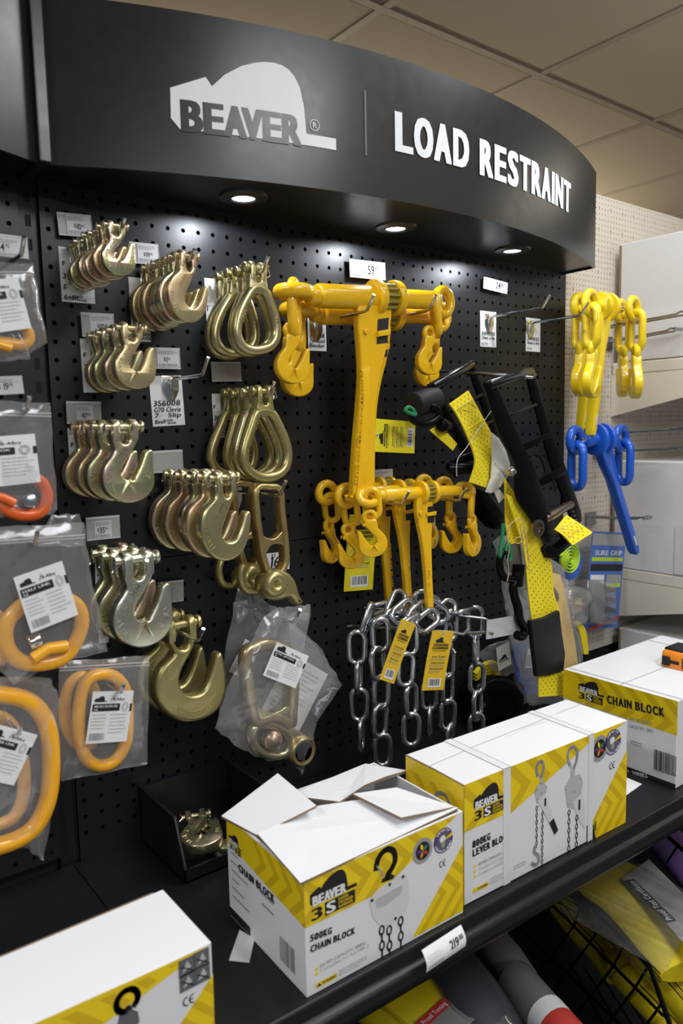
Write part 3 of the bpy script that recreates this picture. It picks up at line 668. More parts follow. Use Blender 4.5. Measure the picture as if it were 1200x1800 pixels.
def ticket(label, TL, TR, BL, Y=-.009, price=None, cents='95', paper=(.25, .08, .95, .92), holder=True, px=.42, seed=1, white=False, dollar=True, ph=.30):
    c, u, v, W_, H_ = frame(TL, TR, BL, Y); mp = plane_map(c, u, v)
    t = thing('price_ticket', label, 'price ticket', c)
    if holder:
        mb = MB(); slab(mb, mp, W_, H_, .0012, HOLDER if not white else TICKP); mb.build('holder', t, 0)
        A = Art(mp); A.rect(0, H_ * .90, W_, H_, LIPM); A.build('holder_lip', t)
        A = Art(mp); A.rect(0, 0, W_, H_ * .06, LIPM); A.build('holder_lip', t)
    if paper:
        x0, y0, x1, y1 = [q * s_ for q, s_ in zip(paper, (W_, H_, W_, H_))]
        A = Art(mp, .00025); A.rect(x0, y0, x1, y1, TICKP, 2); w2, h2 = x1 - x0, y1 - y0
        A.lines(x0 + w2 * .05, y0 + h2 * .70, x1 - w2 * .05, y0 + h2 * .94, 3, INKG, 3, seed)
        A.barcode(x0 + w2 * .06, y0 + h2 * .04, x0 + w2 * (.9 if price is None or px < .5 else .4), y0 + h2 * .2, INKG, 3, seed)
        if price:
            q = A.text(price, x0 + w2 * px, y0 + h2 * .27, h2 * ph, INK, 3, bold=1, sx=.7)
            A.text(cents, x0 + w2 * px + q + w2 * .02, y0 + h2 * (.27 + ph * .45), h2 * ph * .5, INK, 3, bold=0, sx=.8)
            if dollar: A.text('$', x0 + w2 * (px - .12), y0 + h2 * .36, h2 * .2, INK, 3, bold=0)
        A.build('printed_ticket', t)
    return t
ticket('faded price ticket above the small grab hooks, upper left', (104, 373), (164, 379), (104, 413), price='10', cents='45', seed=2)
ticket('price ticket reading 19.95 behind the upper slip hooks', (230, 425), (281, 430), (230, 462), price='19', cents='95', seed=3)
ticket('price ticket reading 10.95 above the second grab hook stack', (145, 549), (203, 552), (145, 592), price='10', cents='95', seed=4)
ticket('price ticket reading 1.50 above the white tag 356008', (262, 610), (317, 612), (263, 648), price='1', cents='50', seed=5)
ticket('price ticket reading 17.95 left of the white tag 356008', (117, 705), (178, 706), (118, 745), price='17', cents='95', paper=(.27, .02, .76, .82), seed=6)
ticket('blank grey ticket holder between the two pear link stacks', (372, 636), (424, 636), (373, 671), paper=None)
ticket('blank grey ticket holder above the coppery slip hooks', (267, 793), (320, 790), (270, 832), paper=None)
ticket('price ticket reading 35.95 above the large pale grab hooks', (151, 910), (210, 905), (153, 951), price='35', cents='95', paper=(.23, .08, .74, .82), px=.28, ph=.34, seed=7)
ticket('blank grey ticket holder behind the tips of the large pale hooks', (276, 1024), (321, 1019), (278, 1062), paper=None)
ticket('price ticket reading 59.80 above the big yellow load binder', (614, 455), (677, 462), (615, 487), price='59', cents='80', paper=(.0, .0, .98, .9), px=.50, ph=.54, seed=8, white=True)
ticket('price ticket reading 24.80 on the right of the board', (849, 486), (891, 497), (849, 507), price='24', cents='80', paper=(.0, .0, 1.0, 1.0), px=.50, ph=.54, seed=9, white=True)
ticket('price ticket half hidden behind the small yellow load binders', (655, 826), (689, 824), (656, 846), paper=(0, 0, 1, .85), seed=10, white=True)
def tag_card(label, TL, TR, BL, lines_, Y=-.0011, foot=True, head=True, seed=1, lx=.06):
    c, u, v, W_, H_ = frame(TL, TR, BL, Y); mp = plane_map(c, u, v); t = thing('product_tag', label, 'tag', c)
    mb = MB(); slab(mb, mp, W_, H_, .0005, CARD); mb.build('card', t, 0)
    A = Art(mp)
    if head: A.text('F', W_ * .08, H_ * .66, H_ * .08, INK, 2, bold=2); A.line([(W_ * .1, H_ * .58), (W_ * .9, H_ * .58), (W_ * .9, H_ * .5), (W_ * .1, H_ * .5), (W_ * .1, H_ * .58)], .0004, INKG, 2)
    for k in range(4): A.line([(W_ * .06, H_ * (.43 - k * .11)), (W_ * .94, H_ * (.43 - k * .11))], .00025, INKL, 1)
    for s_, y, h in lines_: A.text(s_, W_ * lx, H_ * y, H_ * h * 1.15, INK, 3, bold=1, sx=.95, shear=.12, width=(W_ * .82 if len(s_) > 5 else None))
    if foot: A.text('BEAVER', W_ * .32, H_ * .085, H_ * .048, INK, 2, bold=1); A.text('BRAND', W_ * .45, H_ * .03, H_ * .045, INK, 2, bold=1)
    A.build('printing', t); return t
tag_card('white tag reading 356008 clevis slip under the empty peg hook', (265, 661), (322, 660), (269, 750), [('356008', .40, .095), ('G70 Clevis', .28, .08), ('7   Slip', .17, .075), ('8mm', .05, .07)], head=False)
tag_card('white tag reading 6mm behind the small grab hooks', (104, 433), (163, 440), (109, 530), [('35', .42, .09), ('g.', .26, .08), ('6mm', .04, .08)])
tag_card('white tag behind the upper slip hooks, mostly covered', (229, 487), (262, 490), (233, 600), [('3', .42, .09), ('6', .26, .08)])
tag_card('white tag behind the second grab hook stack', (143, 595), (190, 597), (147, 690), [('3', .42, .09)])
tag_card('white tag behind the third grab hook stack', (121, 753), (165, 752), (125, 848), [('35', .42, .09), ('60', .2, .08)])
tag_card('white tag behind the upper pear links', (364, 489), (384, 491), (364, 585), [('1', .40, .09)])
tag_card('white tag behind the lower pear links', (372, 692), (392, 692), (376, 770), [('38', .40, .09)])
tag_card('white tag reading 008 load binder behind the big yellow binder', (541, 538), (573, 541), (542, 616), [('34 008', .30, .09), ('70 load', .19, .08), ('Binder', .08, .08)], foot=False, head=False)
tag_card('left of two small white handwritten tags under the 24.80 ticket', (845, 546), (873, 549), (844, 609), [('349035', .33, .08), ('25mm x 6m', .22, .07), ('LC 75', .05, .06)], foot=False, head=False)
tag_card('right of two small white handwritten tags under the 24.80 ticket', (925, 558), (950, 561), (924, 617), [('349035', .33, .08), ('35mm x 6m', .22, .07), ('LC 15', .05, .06)], foot=False, head=False)
tag_card('white tag reading 35 behind the large pale grab hooks', (165, 970), (195, 968), (168, 1058), [('35', .52, .11), ('42', .32, .1)])
tag_card('white tag reading 16 behind the olive lifting clutches', (440, 976), (508, 969), (441, 1008), [('37', .7, .2), ('16', .2, .5)], foot=False, head=False, lx=.5)
tag_card('small white price slip beside the bagged oblong link', (173, 1104), (190, 1102), (174, 1131), [('9', .3, .4)], foot=False, head=False)
# ---------------------------------------------------------------- bagged lifting gear at the left
def film(outline, Y, d, seed=0, sub=7, rings=9, wr=.0035, Ys=None):
    """pillow of bag film around a pixel-traced outline standing at depth Y"""
    mb = MB(); n0 = len(outline); pts = []
    for i in range(n0):
        a, b = outline[i], outline[(i + 1) % n0]
        for k in range(sub):
            t = k / sub; jx = math.sin(seed + i * 3.1 + k * 1.7) * 1.5 * (k > 0)
            pts.append(at(a[0] + (b[0] - a[0]) * t + jx, a[1] + (b[1] - a[1]) * t - jx, Y if Ys is None else Ys[i] + (Ys[(i + 1) % n0] - Ys[i]) * t))
    c = sum(pts, Vector()) / len(pts); n = len(pts)
    for sgn in (-1, 1):
        vs = []; fs = []
        for r in range(1, rings + 1):
            t = r / rings
            for k, p in enumerate(pts):
                q = c.lerp(p, t); f = math.sqrt(max(0, 1 - t * t))
                wv = noise.noise(Vector((q.x * 30 + seed * 5, sgn * 3 + seed, q.z * 18))) + .6 * noise.noise(Vector((q.x * 75, seed, q.z * 60)))
                vs.append(q + Vector((0, sgn * (d * f) + wv * wr * (1 if t < 1 else .5), 0)))
        vs.append(c + Vector((0, sgn * d, 0))); m = len(vs) - 1
        for r in range(rings - 1):
            for k in range(n): l = (k + 1) % n; fs.append((r * n + k, r * n + l, (r + 1) * n + l, (r + 1) * n + k))
        for k in range(n): fs.append((m, (k + 1) % n, k))
        mb.add(vs, fs, BAGP)
    return mb
def px_card(name, parent, TL, TR, BL, Y, fn, mat=None, d=.0004):
    c, u, v, W_, H_ = frame(TL, TR, BL, Y); mp = plane_map(c, u, v)
    mb = MB(); slab(mb, mp, W_, H_, d, mat or CARD); o = mb.build(name, parent, 0)
    A = Art(mp); fn(A, W_, H_); off = parent_loc(o.parent) if o.parent else Vector()
    p = A.build(name + '_print', o); return o
def alloy_label(A, w_, h_, title='', seed=1, oval=True):
    A.poly([(w_ * (.07 + .30 * a / 1.25), h_ * .80 + w_ * .30 / 1.25 * b) for a, b in LOGO], INK, 2)
    A.text('B-Alloy', w_ * .52, h_ * .82, h_ * .055, INK, 2, bold=1, width=w_ * .28); A.line([(w_ * .46, h_ * .81), (w_ * .52, h_ * .90), (w_ * .54, h_ * .90)], h_ * .01, INK, 2)
    A.rect(w_ * .04, h_ * .62, w_ * .70, h_ * .76, INK, 2)
    if title: A.text(title, w_ * .08, h_ * .69, h_ * .045, CARD, 3, width=w_ * .56, bold=1); A.text('8-10', w_ * .08, h_ * .635, h_ * .035, CARD, 3, bold=1)
    A.rect(w_ * .95, h_ * .60, w_ * 1.0, h_ * .75, INK, 2)
    if oval: A.ring(w_ * .83, h_ * .69, w_ * .07, w_ * .01, INKG, 2, ry=h_ * .09); A.ring(w_ * .83, h_ * .69, w_ * .04, w_ * .008, INKG, 2, ry=h_ * .06)
    A.lines(w_ * .06, h_ * .26, w_ * .42, h_ * .58, 5, INKL, 2, seed, .3); A.lines(w_ * .5, h_ * .16, w_ * .95, h_ * .58, 6, INKL, 2, seed + 1, .3)
    A.barcode(w_ * .06, h_ * .06, w_ * .42, h_ * .2, INKG, 2, seed)
def loop(name, label, pts, Y, ra, rb, mat, group=None, n=14, cat='link', tilt=0.0):
    P3 = [at(a, b, Y) for a, b in pts]; c = sum(P3, Vector()) / len(P3)
    t = thing(name, label, cat, c, group); mb = MB(); mb.sweep([q + Vector((0, (q.x - c.x) * tilt, 0)) for q in catmull(P3, 5)], ra, rb, mat, n, True, (0, 1, 0)); mb.build('ring_body', t, 60); return t
def bag(label, outline, Y, d, cards=(), zipper=None, seed=1, mat=None, name='zip_bag', wr=.0035):
    c = sum((at(a, b, Y) for a, b in outline), Vector()) / len(outline); t = thing(name, label, 'plastic bag', c)
    mb = film(outline, Y, d, seed, wr=wr)
    if mat: mb.mats = [mat]
    mb.build('film', t, 180, fix=False)
    if zipper:
        mb = MB()
        for off in (0, 5): mb.tube([at(a, b + off, Y - .0015) for a, b in zipper], .0009, BAGM, 6)
        mb.build('zip_seal', t, 60)
    for nm, TL, TR, BL, Yc, fn in cards: px_card(nm, t, TL, TR, BL, Yc, fn)
    return t
YB = -.17
ticket('price ticket reading 14.95 at the left edge, top', (-26, 408), (49, 417), (-24, 448), Y=-.15, price='14', cents='95', paper=(0, .02, .98, .85), px=.30, ph=.42, seed=11, white=True)
ticket('price ticket reading 19.95 at the left edge below the first bag', (-30, 663), (42, 660), (-29, 696), Y=-.15, price='19', cents='95', paper=(0, .02, .98, .9), px=.52, ph=.42, seed=12, white=True)
bag('clear bag with white label and amber hook end, top left edge', [(-70, 462), (58, 462), (83, 603), (50, 622), (52, 632), (-70, 640)], YB, .012, [('label_card', (-40, 498), (56, 488), (-40, 590), YB - .013, lambda A, w_, h_: alloy_label(A, w_, h_, 'SELF LOCK', 3))], [(-70, 478), (60, 478)], 1)
t = thing('bagged_hook', 'amber hook end showing under the label in the top left bag', 'hook', at(10, 605, YB)); mb = MB()
mb.tube(catmull([at(a, b, YB) for a, b in ((-60, 612), (-20, 600), (14, 603), (40, 606), (51, 595), (46, 578), (30, 568))], 5, False), .0065, ORG, 12); mb.build('hook_body', t, 60)
mb = MB(); mb.tube([at(a, b, YB - .006) for a, b in ((-30, 603), (-8, 604), (20, 612))], .0055, ORG, 10); mb.build('latch', t, 60)
bag('clear bag with white label and orange hook end at the left edge', [(-70, 702), (88, 708), (101, 895), (92, 905), (-70, 912)], YB, .012, [('label_card', (-60, 772), (72, 762), (-60, 862), YB - .013, lambda A, w_, h_: alloy_label(A, w_, h_, 'SLING HOOK', 4))], [(-70, 722), (90, 727)], 2)
t = thing('bagged_hook', 'orange hook end showing under the label in the second left bag', 'hook', at(40, 885, YB)); mb = MB()
mb.tube(catmull([at(a, b, YB) for a, b in ((-60, 855), (-20, 868), (10, 895), (40, 905), (70, 900), (82, 878), (76, 852), (60, 840))], 5, False), .0075, RED_ORG, 12); mb.build('hook_body', t, 60)
mb = MB(); mb.tube([at(a, b, YB - .007) for a, b in ((-30, 868), (5, 875), (25, 885))], .006, RED_ORG, 10); mb.build('latch', t, 60)
mb = MB(); mb.cyl(at(52, 880, YB + .004), at(52, 880, YB - .012), .008, CHROME, 16, .001); mb.build('load_pin', t, 40)
bag('clear bag behind the tilted bag, its top corner showing', [(90, 905), (140, 903), (150, 960), (60, 960)], -.13, .004, seed=8)
bag('tilted clear bag holding an amber coupling ring, left edge', [(-60, 930), (147, 918), (160, 1010), (189, 1145), (100, 1165), (24, 1205), (-60, 1120)], -.2, .014, [('label_card', (17, 1018), (103, 988), (55, 1113), -.222, lambda A, w_, h_: alloy_label(A, w_, h_, 'HALF LINK', 5))], [(-60, 955), (150, 940)], 3)
t = loop('coupling_link', 'amber hinged coupling ring in the tilted bag', [(24, 1078), (60, 1052), (105, 1050), (138, 1068), (142, 1105), (120, 1148), (85, 1165), (40, 1164), (14, 1140), (10, 1105)], -.2, .0088, .0085, ORG)
mb = MB(); mb.sweep([at(a, b, -.209) for a, b in ((58, 1158), (85, 1140), (118, 1136))], .0075, .006, ORG, 12, up=(0, 1, 0)); mb.build('hinge_half', t, 60)
mb = MB(); mb.cyl(at(50, 1130, -.205), at(70, 1122, -.205), .009, CHROME, 16, .001); mb.build('hinge_pin', t, 40)
loop('coupling_link', 'second amber coupling ring, half seen at the left edge behind the tilted bag', [(-40, 1100), (-10, 1080), (5, 1110), (8, 1145), (-10, 1165), (-40, 1150)], -.165, .008, .008, ORG)
bag('clear bag with a large amber oblong link, bottom left', [(-90, 1185), (88, 1192), (106, 1230), (100, 1390), (76, 1513), (45, 1490), (-20, 1500), (-90, 1500)], -.19, .014, [('label_card', (-25, 1268), (57, 1290), (-60, 1362), -.207, lambda A, w_, h_: alloy_label(A, w_, h_, 'MASTER LINK', 6))], None, 4)
loop('oblong_link', 'large amber oblong master link in the bottom left bag', [(10, 1222), (55, 1236), (83, 1275), (90, 1340), (84, 1405), (60, 1455), (15, 1482), (-40, 1488), (-85, 1440), (-95, 1340), (-80, 1260), (-40, 1225)], -.19, .0105, .0105, ORG)
loop('oblong_link', 'large amber oblong master link further back in the bottom left bag', [(-20, 1260), (20, 1275), (40, 1340), (40, 1400), (20, 1440), (-30, 1450), (-60, 1400), (-60, 1300)], -.15, .008, .008, ORG)
bag('clear bag with an amber oblong link below the large pale hooks', [(103, 1163), (263, 1152), (259, 1344), (107, 1373)], -.15, .012, [('label_card', (160, 1216), (232, 1214), (150, 1308), -.165, lambda A, w_, h_: alloy_label(A, w_, h_, '8MM OBLG MASTER LINK', 7))], [(104, 1174), (262, 1164)], 5)
loop('oblong_link', 'amber oblong master link in the bag below the large pale hooks', [(181, 1185), (205, 1192), (221, 1218), (224, 1265), (221, 1305), (204, 1335), (178, 1346), (153, 1334), (140, 1300), (138, 1262), (143, 1218), (157, 1192)], -.15, .0082, .0082, ORG)
loop('oblong_link', 'amber oblong link hidden half behind the bag below the large pale hooks', [(125, 1200), (150, 1190), (170, 1230), (165, 1300), (140, 1310), (118, 1280), (114, 1235)], -.12, .0075, .0075, ORG)
for lb, bx, by, Yt, ln in (('peg hook tip above the top left bag', 38, 446, -.18, .18), ('peg hook tip above the bag with the orange hook', 48, 722, -.18, .18), ('peg hook tip through the tilted bag', 61, 958, -.21, .21), ('peg hook inside the large oblong link', 33, 1290, -.21, .21), ('peg hook inside the small oblong link', 212, 1217, -.175, .175)):
    p = at(bx, by, Yt); peg_hook('chrome wire ' + lb, p.x, p.z, ln, tip=.02, plate=False, group='wire peg hooks in the left bags')

# ---------------------------------------------------------------- lifting clutches
def zpx(off, sc, Y): return lambda a, b: at(off[0] + a / sc, off[1] + b / sc, Y)
def xz(f, pts): return [((q := f(a, b)).x, q.z) for a, b in pts]
def loc_prism(mb, f, pts, y0, y1, mat, bev, sm=4):
    o = catmull([(x, z, 0) for x, z in xz(f, pts)], sm) if sm else [Vector((x, z, 0)) for x, z in xz(f, pts)]
    mb.prism([(p.x, p.y) for p in o], y0, y1, mat, bev)
f = zpx((260, 800), 4.286, -.105); Yc = -.105
cl = thing('lifting_clutch', 'front olive gold lifting clutch beside the coppery slip hooks', 'lifting clutch', f(900, 250), 'olive lifting clutches')
mb = MB(); mb.sweep(catmull([f(*p) for p in ((800, 255), (900, 238), (975, 258), (990, 400), (1008, 560), (1022, 700), (1020, 810), (965, 895), (900, 885), (858, 780), (832, 640), (806, 450))], 5), .0056, .0115, BRONZE, 14, True, (0, 1, 0), 3.2); mb.build('frame', cl, 60)
mb = MB(); loc_prism(mb, f, [(820, 560), (850, 605), (930, 625), (1000, 570), (1015, 690), (985, 668), (915, 675), (875, 730), (845, 720)], Yc - .008, Yc + .008, BRONZE, .002); mb.build('cross_web', cl, 60)
mb = MB(); loc_prism(mb, f, [(900, 855), (1000, 865), (1070, 930), (1105, 1040), (1137, 1098), (1090, 1122), (1040, 1065), (960, 1085), (880, 1078), (830, 1020), (825, 930)], Yc - .016, Yc + .012, BRASSY, .006); o = mb.build('release_lever', cl, 60)
mb = MB(); q = f(1100, 1085); mb.cyl(q + Vector((0, -.0168, 0)), q + Vector((0, -.012, 0)), .0022, INK, 12); mb.build('lever_hole', cl, 40)
mb = MB(); q = f(915, 960); mb.lathe([(.012 + .010 * math.cos(a), .012 * math.sin(a)) for a in [2 * PI * k / 12 for k in range(13)]], BRASSY, 24, 'Y', q + Vector((0, -.012, 0))); mb.build('clutch_ring', cl, 60)
mb = MB(); mb.sweep(catmull([f(*p) + Vector((0, .012, 0)) for p in ((745, 830), (722, 900), (738, 985), (775, 1030), (840, 1035))], 5, False), .0055, .007, BRASSY, 12, up=(0, 1, 0)); mb.build('horn', cl, 60)
c2 = copy_tree(cl); c2['label'] = 'rear olive gold lifting clutch, mostly behind the front one'; c2.location = cl.location + Vector((-.008, .062, .002)); c2.rotation_euler = (0, 0, .25)
peg_hook('chrome peg hook holding the two olive lifting clutches', .071, 1.474, .137)
f = zpx((340, 1000), 4.0, -.12); Yc = -.12
def bagged_clutch(label, dy, dx):
    t = thing('bagged_lifting_clutch', label, 'lifting clutch', f(520, 600), 'bagged lifting clutches')
    mb = MB(); mb.sweep(catmull([f(*p) for p in ((365, 605), (410, 562), (510, 530), (630, 560), (690, 625), (694, 800), (680, 1000), (668, 1085), (560, 1040), (440, 1070), (405, 1000), (378, 800))], 5), .0100, .0115, PINKG, 14, True, (0, 1, 0), 3); mb.build('frame', t, 60)
    mb = MB(); loc_prism(mb, f, [(415, 950), (470, 990), (560, 1000), (650, 960), (660, 1095), (425, 1100)], Yc - .009, Yc + .009, GOLD, .002, 3); mb.build('cross_web', t, 60)
    mb = MB(); mb.sweep(catmull([f(*p) for p in ((425, 1110), (405, 1180), (432, 1255), (500, 1300), (590, 1310), (650, 1270), (668, 1190), (620, 1125), (545, 1085), (470, 1085))], 5), .0068, .0105, GOLD, 14, True, (0, 1, 0), 2.5); mb.build('lower_ring', t, 60)
    mb = MB(); q = f(550, 1195); mb.lathe([(.0175 * math.cos(a), .0175 * math.sin(a)) for a in [-PI / 2 + PI * k / 12 for k in range(13)]], PINKG, 24, 'Y', q); mb.build('ball', t, 60)
    mb = MB(); q = f(735, 1265); mb.lathe([(.016, -.016), (.021, -.018), (.0245, -.014), (.024, .01), (.016, .012), (.015, -.004), (.016, -.016)], BRASSY, 28, 'Y', q); mb.build('cup', t, 60)
    mb = MB(); loc_prism(mb, f, [(650, 1110), (760, 1150), (830, 1220), (810, 1300), (740, 1330), (660, 1290)], Yc - .008, Yc + .01, GOLD, .004); mb.build('lever_arm', t, 60)
    t.location = t.location + Vector((dx, dy, 0)); return t
PINKG = ramp_mat('pinkish gold zinc', [(.3, (.52, .40, .26)), (.5, (.50, .44, .24)), (.7, (.55, .38, .28))], .34, .85, 14)
bagged_clutch('gold lifting clutch inside the crumpled clear bag at bottom centre', 0, 0)
bg = bag('front crumpled clear bag with gold clutch and white label', [(486, 1068), (512, 1066), (545, 1062), (500, 1085), (560, 1135), (601, 1204), (556, 1270), (548, 1318), (531, 1362), (510, 1332), (470, 1338), (420, 1315), (378, 1280), (400, 1205), (440, 1130), (462, 1085)], -.125, .022, seed=6, wr=.005,
    cards=[('label_card', (470, 1125), (527, 1150), (462, 1187), -.152, lambda A, w_, h_: alloy_label(A, w_, h_, 'RTE LIFTING', 8)), ('instruction_sheet', (500, 1140), (565, 1180), (455, 1255), -.100, lambda A, w_, h_: A.lines(w_ * .1, h_ * .1, w_ * .9, h_ * .9, 12, INKL, 2, 4, .25))])
bag('rear crumpled clear bag hanging behind the front one', [(418, 1028), (430, 1022), (470, 1060), (500, 1075), (560, 1140), (590, 1185), (575, 1215), (470, 1290), (395, 1280), (382, 1270), (395, 1150)], -.05, .014, seed=9, wr=.006,
    cards=[('label_card', (425, 1120), (452, 1135), (402, 1180), -.062, lambda A, w_, h_: A.lines(w_ * .1, h_ * .1, w_ * .9, h_ * .9, 8, INKL, 2, 4, .25))])
p = at(515, 1094, -.16); peg_hook('chrome wire peg hook at the top of the crumpled clear bags', p.x, p.z, .16)
# open bin on the shelf with hooks in it
BINM = M('black bin plastic', (.012, .012, .013), .35)
bn = thing('open_bin', 'black plastic open front bin on the shelf behind the torn carton', 'bin', (-.04, -.08, SH))
x0, x1, ya, yb_ = -.119, .035, -.155, -.004
mb = MB(); mb.box(x0, x1, ya, yb_, SH, SH + .003, BINM); mb.build('base', bn, 0)
for nm, a, b in (('side_panel', x0, x0 + .003), ('side_panel', x1 - .003, x1)):
    mb = MB(); mb.T = Matrix.Rotation(PI / 2, 4, 'Z'); mb.prism([(yb_, SH), (ya, SH), (ya, SH + .02), (ya + .002, SH + .026), (-.128, SH + .086), (-.122, SH + .089), (yb_, SH + .087)], -b, -a, BINM); o = mb.build(nm, bn, 0)
    mb = MB(); mb.tube([(a + .0015, ya, SH + .022), (a + .0015, -.128, SH + .088), (a + .0015, yb_, SH + .0885)], .0028, BINM, 8); mb.build('rolled_rim', o, 60)
mb = MB(); mb.box(x0, x1, ya, ya + .003, SH, SH + .02, BINM); mb.build('front_lip', bn, 0)
mb = MB(); mb.box(x0, x1, yb_ - .003, yb_, SH, SH + .087, BINM); mb.build('back_panel', bn, 0)
g = grab_hook(.95, GOLD, 'gold grab hook lying on top in the black bin'); g.location = (-.050, -.060, SH + .040); g.rotation_euler = (-PI / 2 + .1, 0, -.35)
g2 = copy_tree(g); relabel(g2, 'gold grab hook lying underneath in the black bin', (-.035, -.058, SH + .016), (-PI / 2 + .03, 0, .1))
# ---------------------------------------------------------------- ratchet load binders
def dirlink(p, axis, side, L, W, r, mat, name, parent, n=8):
    """oval chain link centred at p, long axis 'axis', width axis 'side' (outer length L, outer width W)"""
    a, b = Vector(axis).normalized(), Vector(side); b = (b - a * b.dot(a)).normalized()
    hw = W / 2 - r; hl = L / 2 - r - hw; c = []
    for k in range(n + 1): th = PI * k / n; c.append(p + a * (hl + hw * math.sin(th)) + b * (hw * math.cos(th)))
    for k in range(n + 1): th = PI + PI * k / n; c.append(p + a * (-hl + hw * math.sin(th)) + b * (hw * math.cos(th)))
    mb = MB(); mb.tube(c, r, mat, 10, closed=True); return mb.build(name, parent, 60)
def eye_hook(p, s, mat, parent, mirror=False, yaw=0.0, tilt=0.0, txt='BEAVER'):
    """grab hook hanging from its eye at p: part of a binder"""
    o = [(-13, -7), (-17, -16)] + GRAB[3:35] + [(13, -16), (8, -7)]
    c = catmull([(a, b, 0) for a, b in mm(o, s)], 3); sg = -1 if mirror else 1
    mb = MB(); T = Matrix.Translation(p) @ Matrix.Rotation(yaw, 4, 'Z') @ Matrix.Rotation(tilt, 4, 'Y'); mb.T = T
    mb.prism([(q.x * sg, q.y) for q in c], -.0085 * s, .0085 * s, mat, .003 * s, steps=3)
    h = mb.build('grab_hook', parent, 50)
    mb = MB(); mb.T = T; mb.lathe([(.0125 * s + .0058 * s * math.cos(a), .0068 * s * math.sin(a)) for a in [2 * PI * k / 10 for k in range(11)]], mat, 24, 'Y', (-.002 * s * sg, 0, 0)); 
    e = mb.build('eye', h, 60); e.location -= parent_loc(h.parent) * 0
    for sgn in (-1, 1):
        mb = MB(); mb.T = T; k = .001 * s; x0 = -2 * k * sg; th = .017 * s
        mb.add([(x0 - 4 * k, -th / 2 + .0005, -66 * k), (x0 + 4 * k, -th / 2 + .0005, -65 * k), (x0 + sgn * 11 * k - 2 * k, -th / 2 + .0005, -86 * k), (x0 + sgn * 11 * k + 2 * k, -th / 2 + .0005, -85 * k), (x0, -th / 2 - .006 * s, -66 * k), (x0 + sgn * 3 * k, -th / 2 - .004 * s, -71 * k)],
               [(0, 1, 4), (0, 4, 5, 2), (1, 3, 5, 4), (2, 5, 3), (0, 2, 3, 1)], mat); mb.build('saddle_ridge', h, 0)
    return h
def binder(label, Y, A0, G0, B0, rb, rb2, rd, gap, hpts, wpts, mat, group, dy=0.0, dx=0.0, dz=0.0, name='load_binder', gearmat=None, rot=0.0):
    """A0, B0: pixel ends of the barrel at depth Y, G0: gear; hpts: handle outline pixels"""
    S_ = Vector((dx, dy, dz)); a, g, b = at(*A0, Y) + S_, at(*G0, Y) + S_, at(*B0, Y) + S_; ax = (b - a).normalized()
    t = thing(name, label, 'load binder', g, group)
    mb = MB(); mb.cyl(a, g - ax * gap * .4, rb, mat, 24, rb * .25); mb.build('barrel', t, 50)
    mb = MB(); mb.cyl(g + ax * gap * .4, b, rb2, mat, 24, rb2 * .25); mb.build('barrel', t, 50)
    mb = MB(); mb.cyl(a - ax * rb * .9, a + ax * .01, rb * .8, mat, 20, rb * .3); mb.build('end_collar', t, 50)
    for s_ in (-1, 1):
        mb = MB(); c = g + ax * gap * .62 * s_; mb.cyl(c - ax * gap * .2, c + ax * gap * .2, rd, mat, 32, gap * .07); mb.build('ratchet_plate', t, 50)
    mb = MB(); vs = []
    n = 14; side = ax.cross(Vector((0, 0, 1))).normalized(); up = side.cross(ax)
    for e in (-1, 1):
        for k in range(n * 4):
            th = 2 * PI * k / (n * 4); r = rd * (.86 if k % 4 in (0, 1) else .66); vs.append(g + ax * gap * .42 * e + side * r * math.cos(th) + up * r * math.sin(th))
    N = n * 4; mb.add(vs, [(k, (k + 1) % N, N + (k + 1) % N, N + k) for k in range(N)] + [tuple(range(N)), tuple(range(N, 2 * N))], gearmat or mat); mb.build('ratchet_gear', t, 30)
    o = catmull([((q := at(x, y, Y) + S_).x, q.z, 0) for x, y in hpts], 3); th = rd * .42
    mb = MB(); mb.prism([(q.x, q.y) for q in o], g.y - th, g.y + th * .3, mat, rd * .13, steps=3); h = mb.build('handle', t, 50)
    for w_ in wpts:
        o = [((q := at(x, y, Y) + S_).x, q.z) for x, y in w_]; mb = MB(); mb.prism(o, g.y - th * .9, g.y + th * .6, mat, rd * .08); mb.build('fork_arm', h, 40)
    return t
TEETH = M('greasy olive gear teeth', (.30, .24, .04), .4)  # gear teeth darker and more olive than the enamel
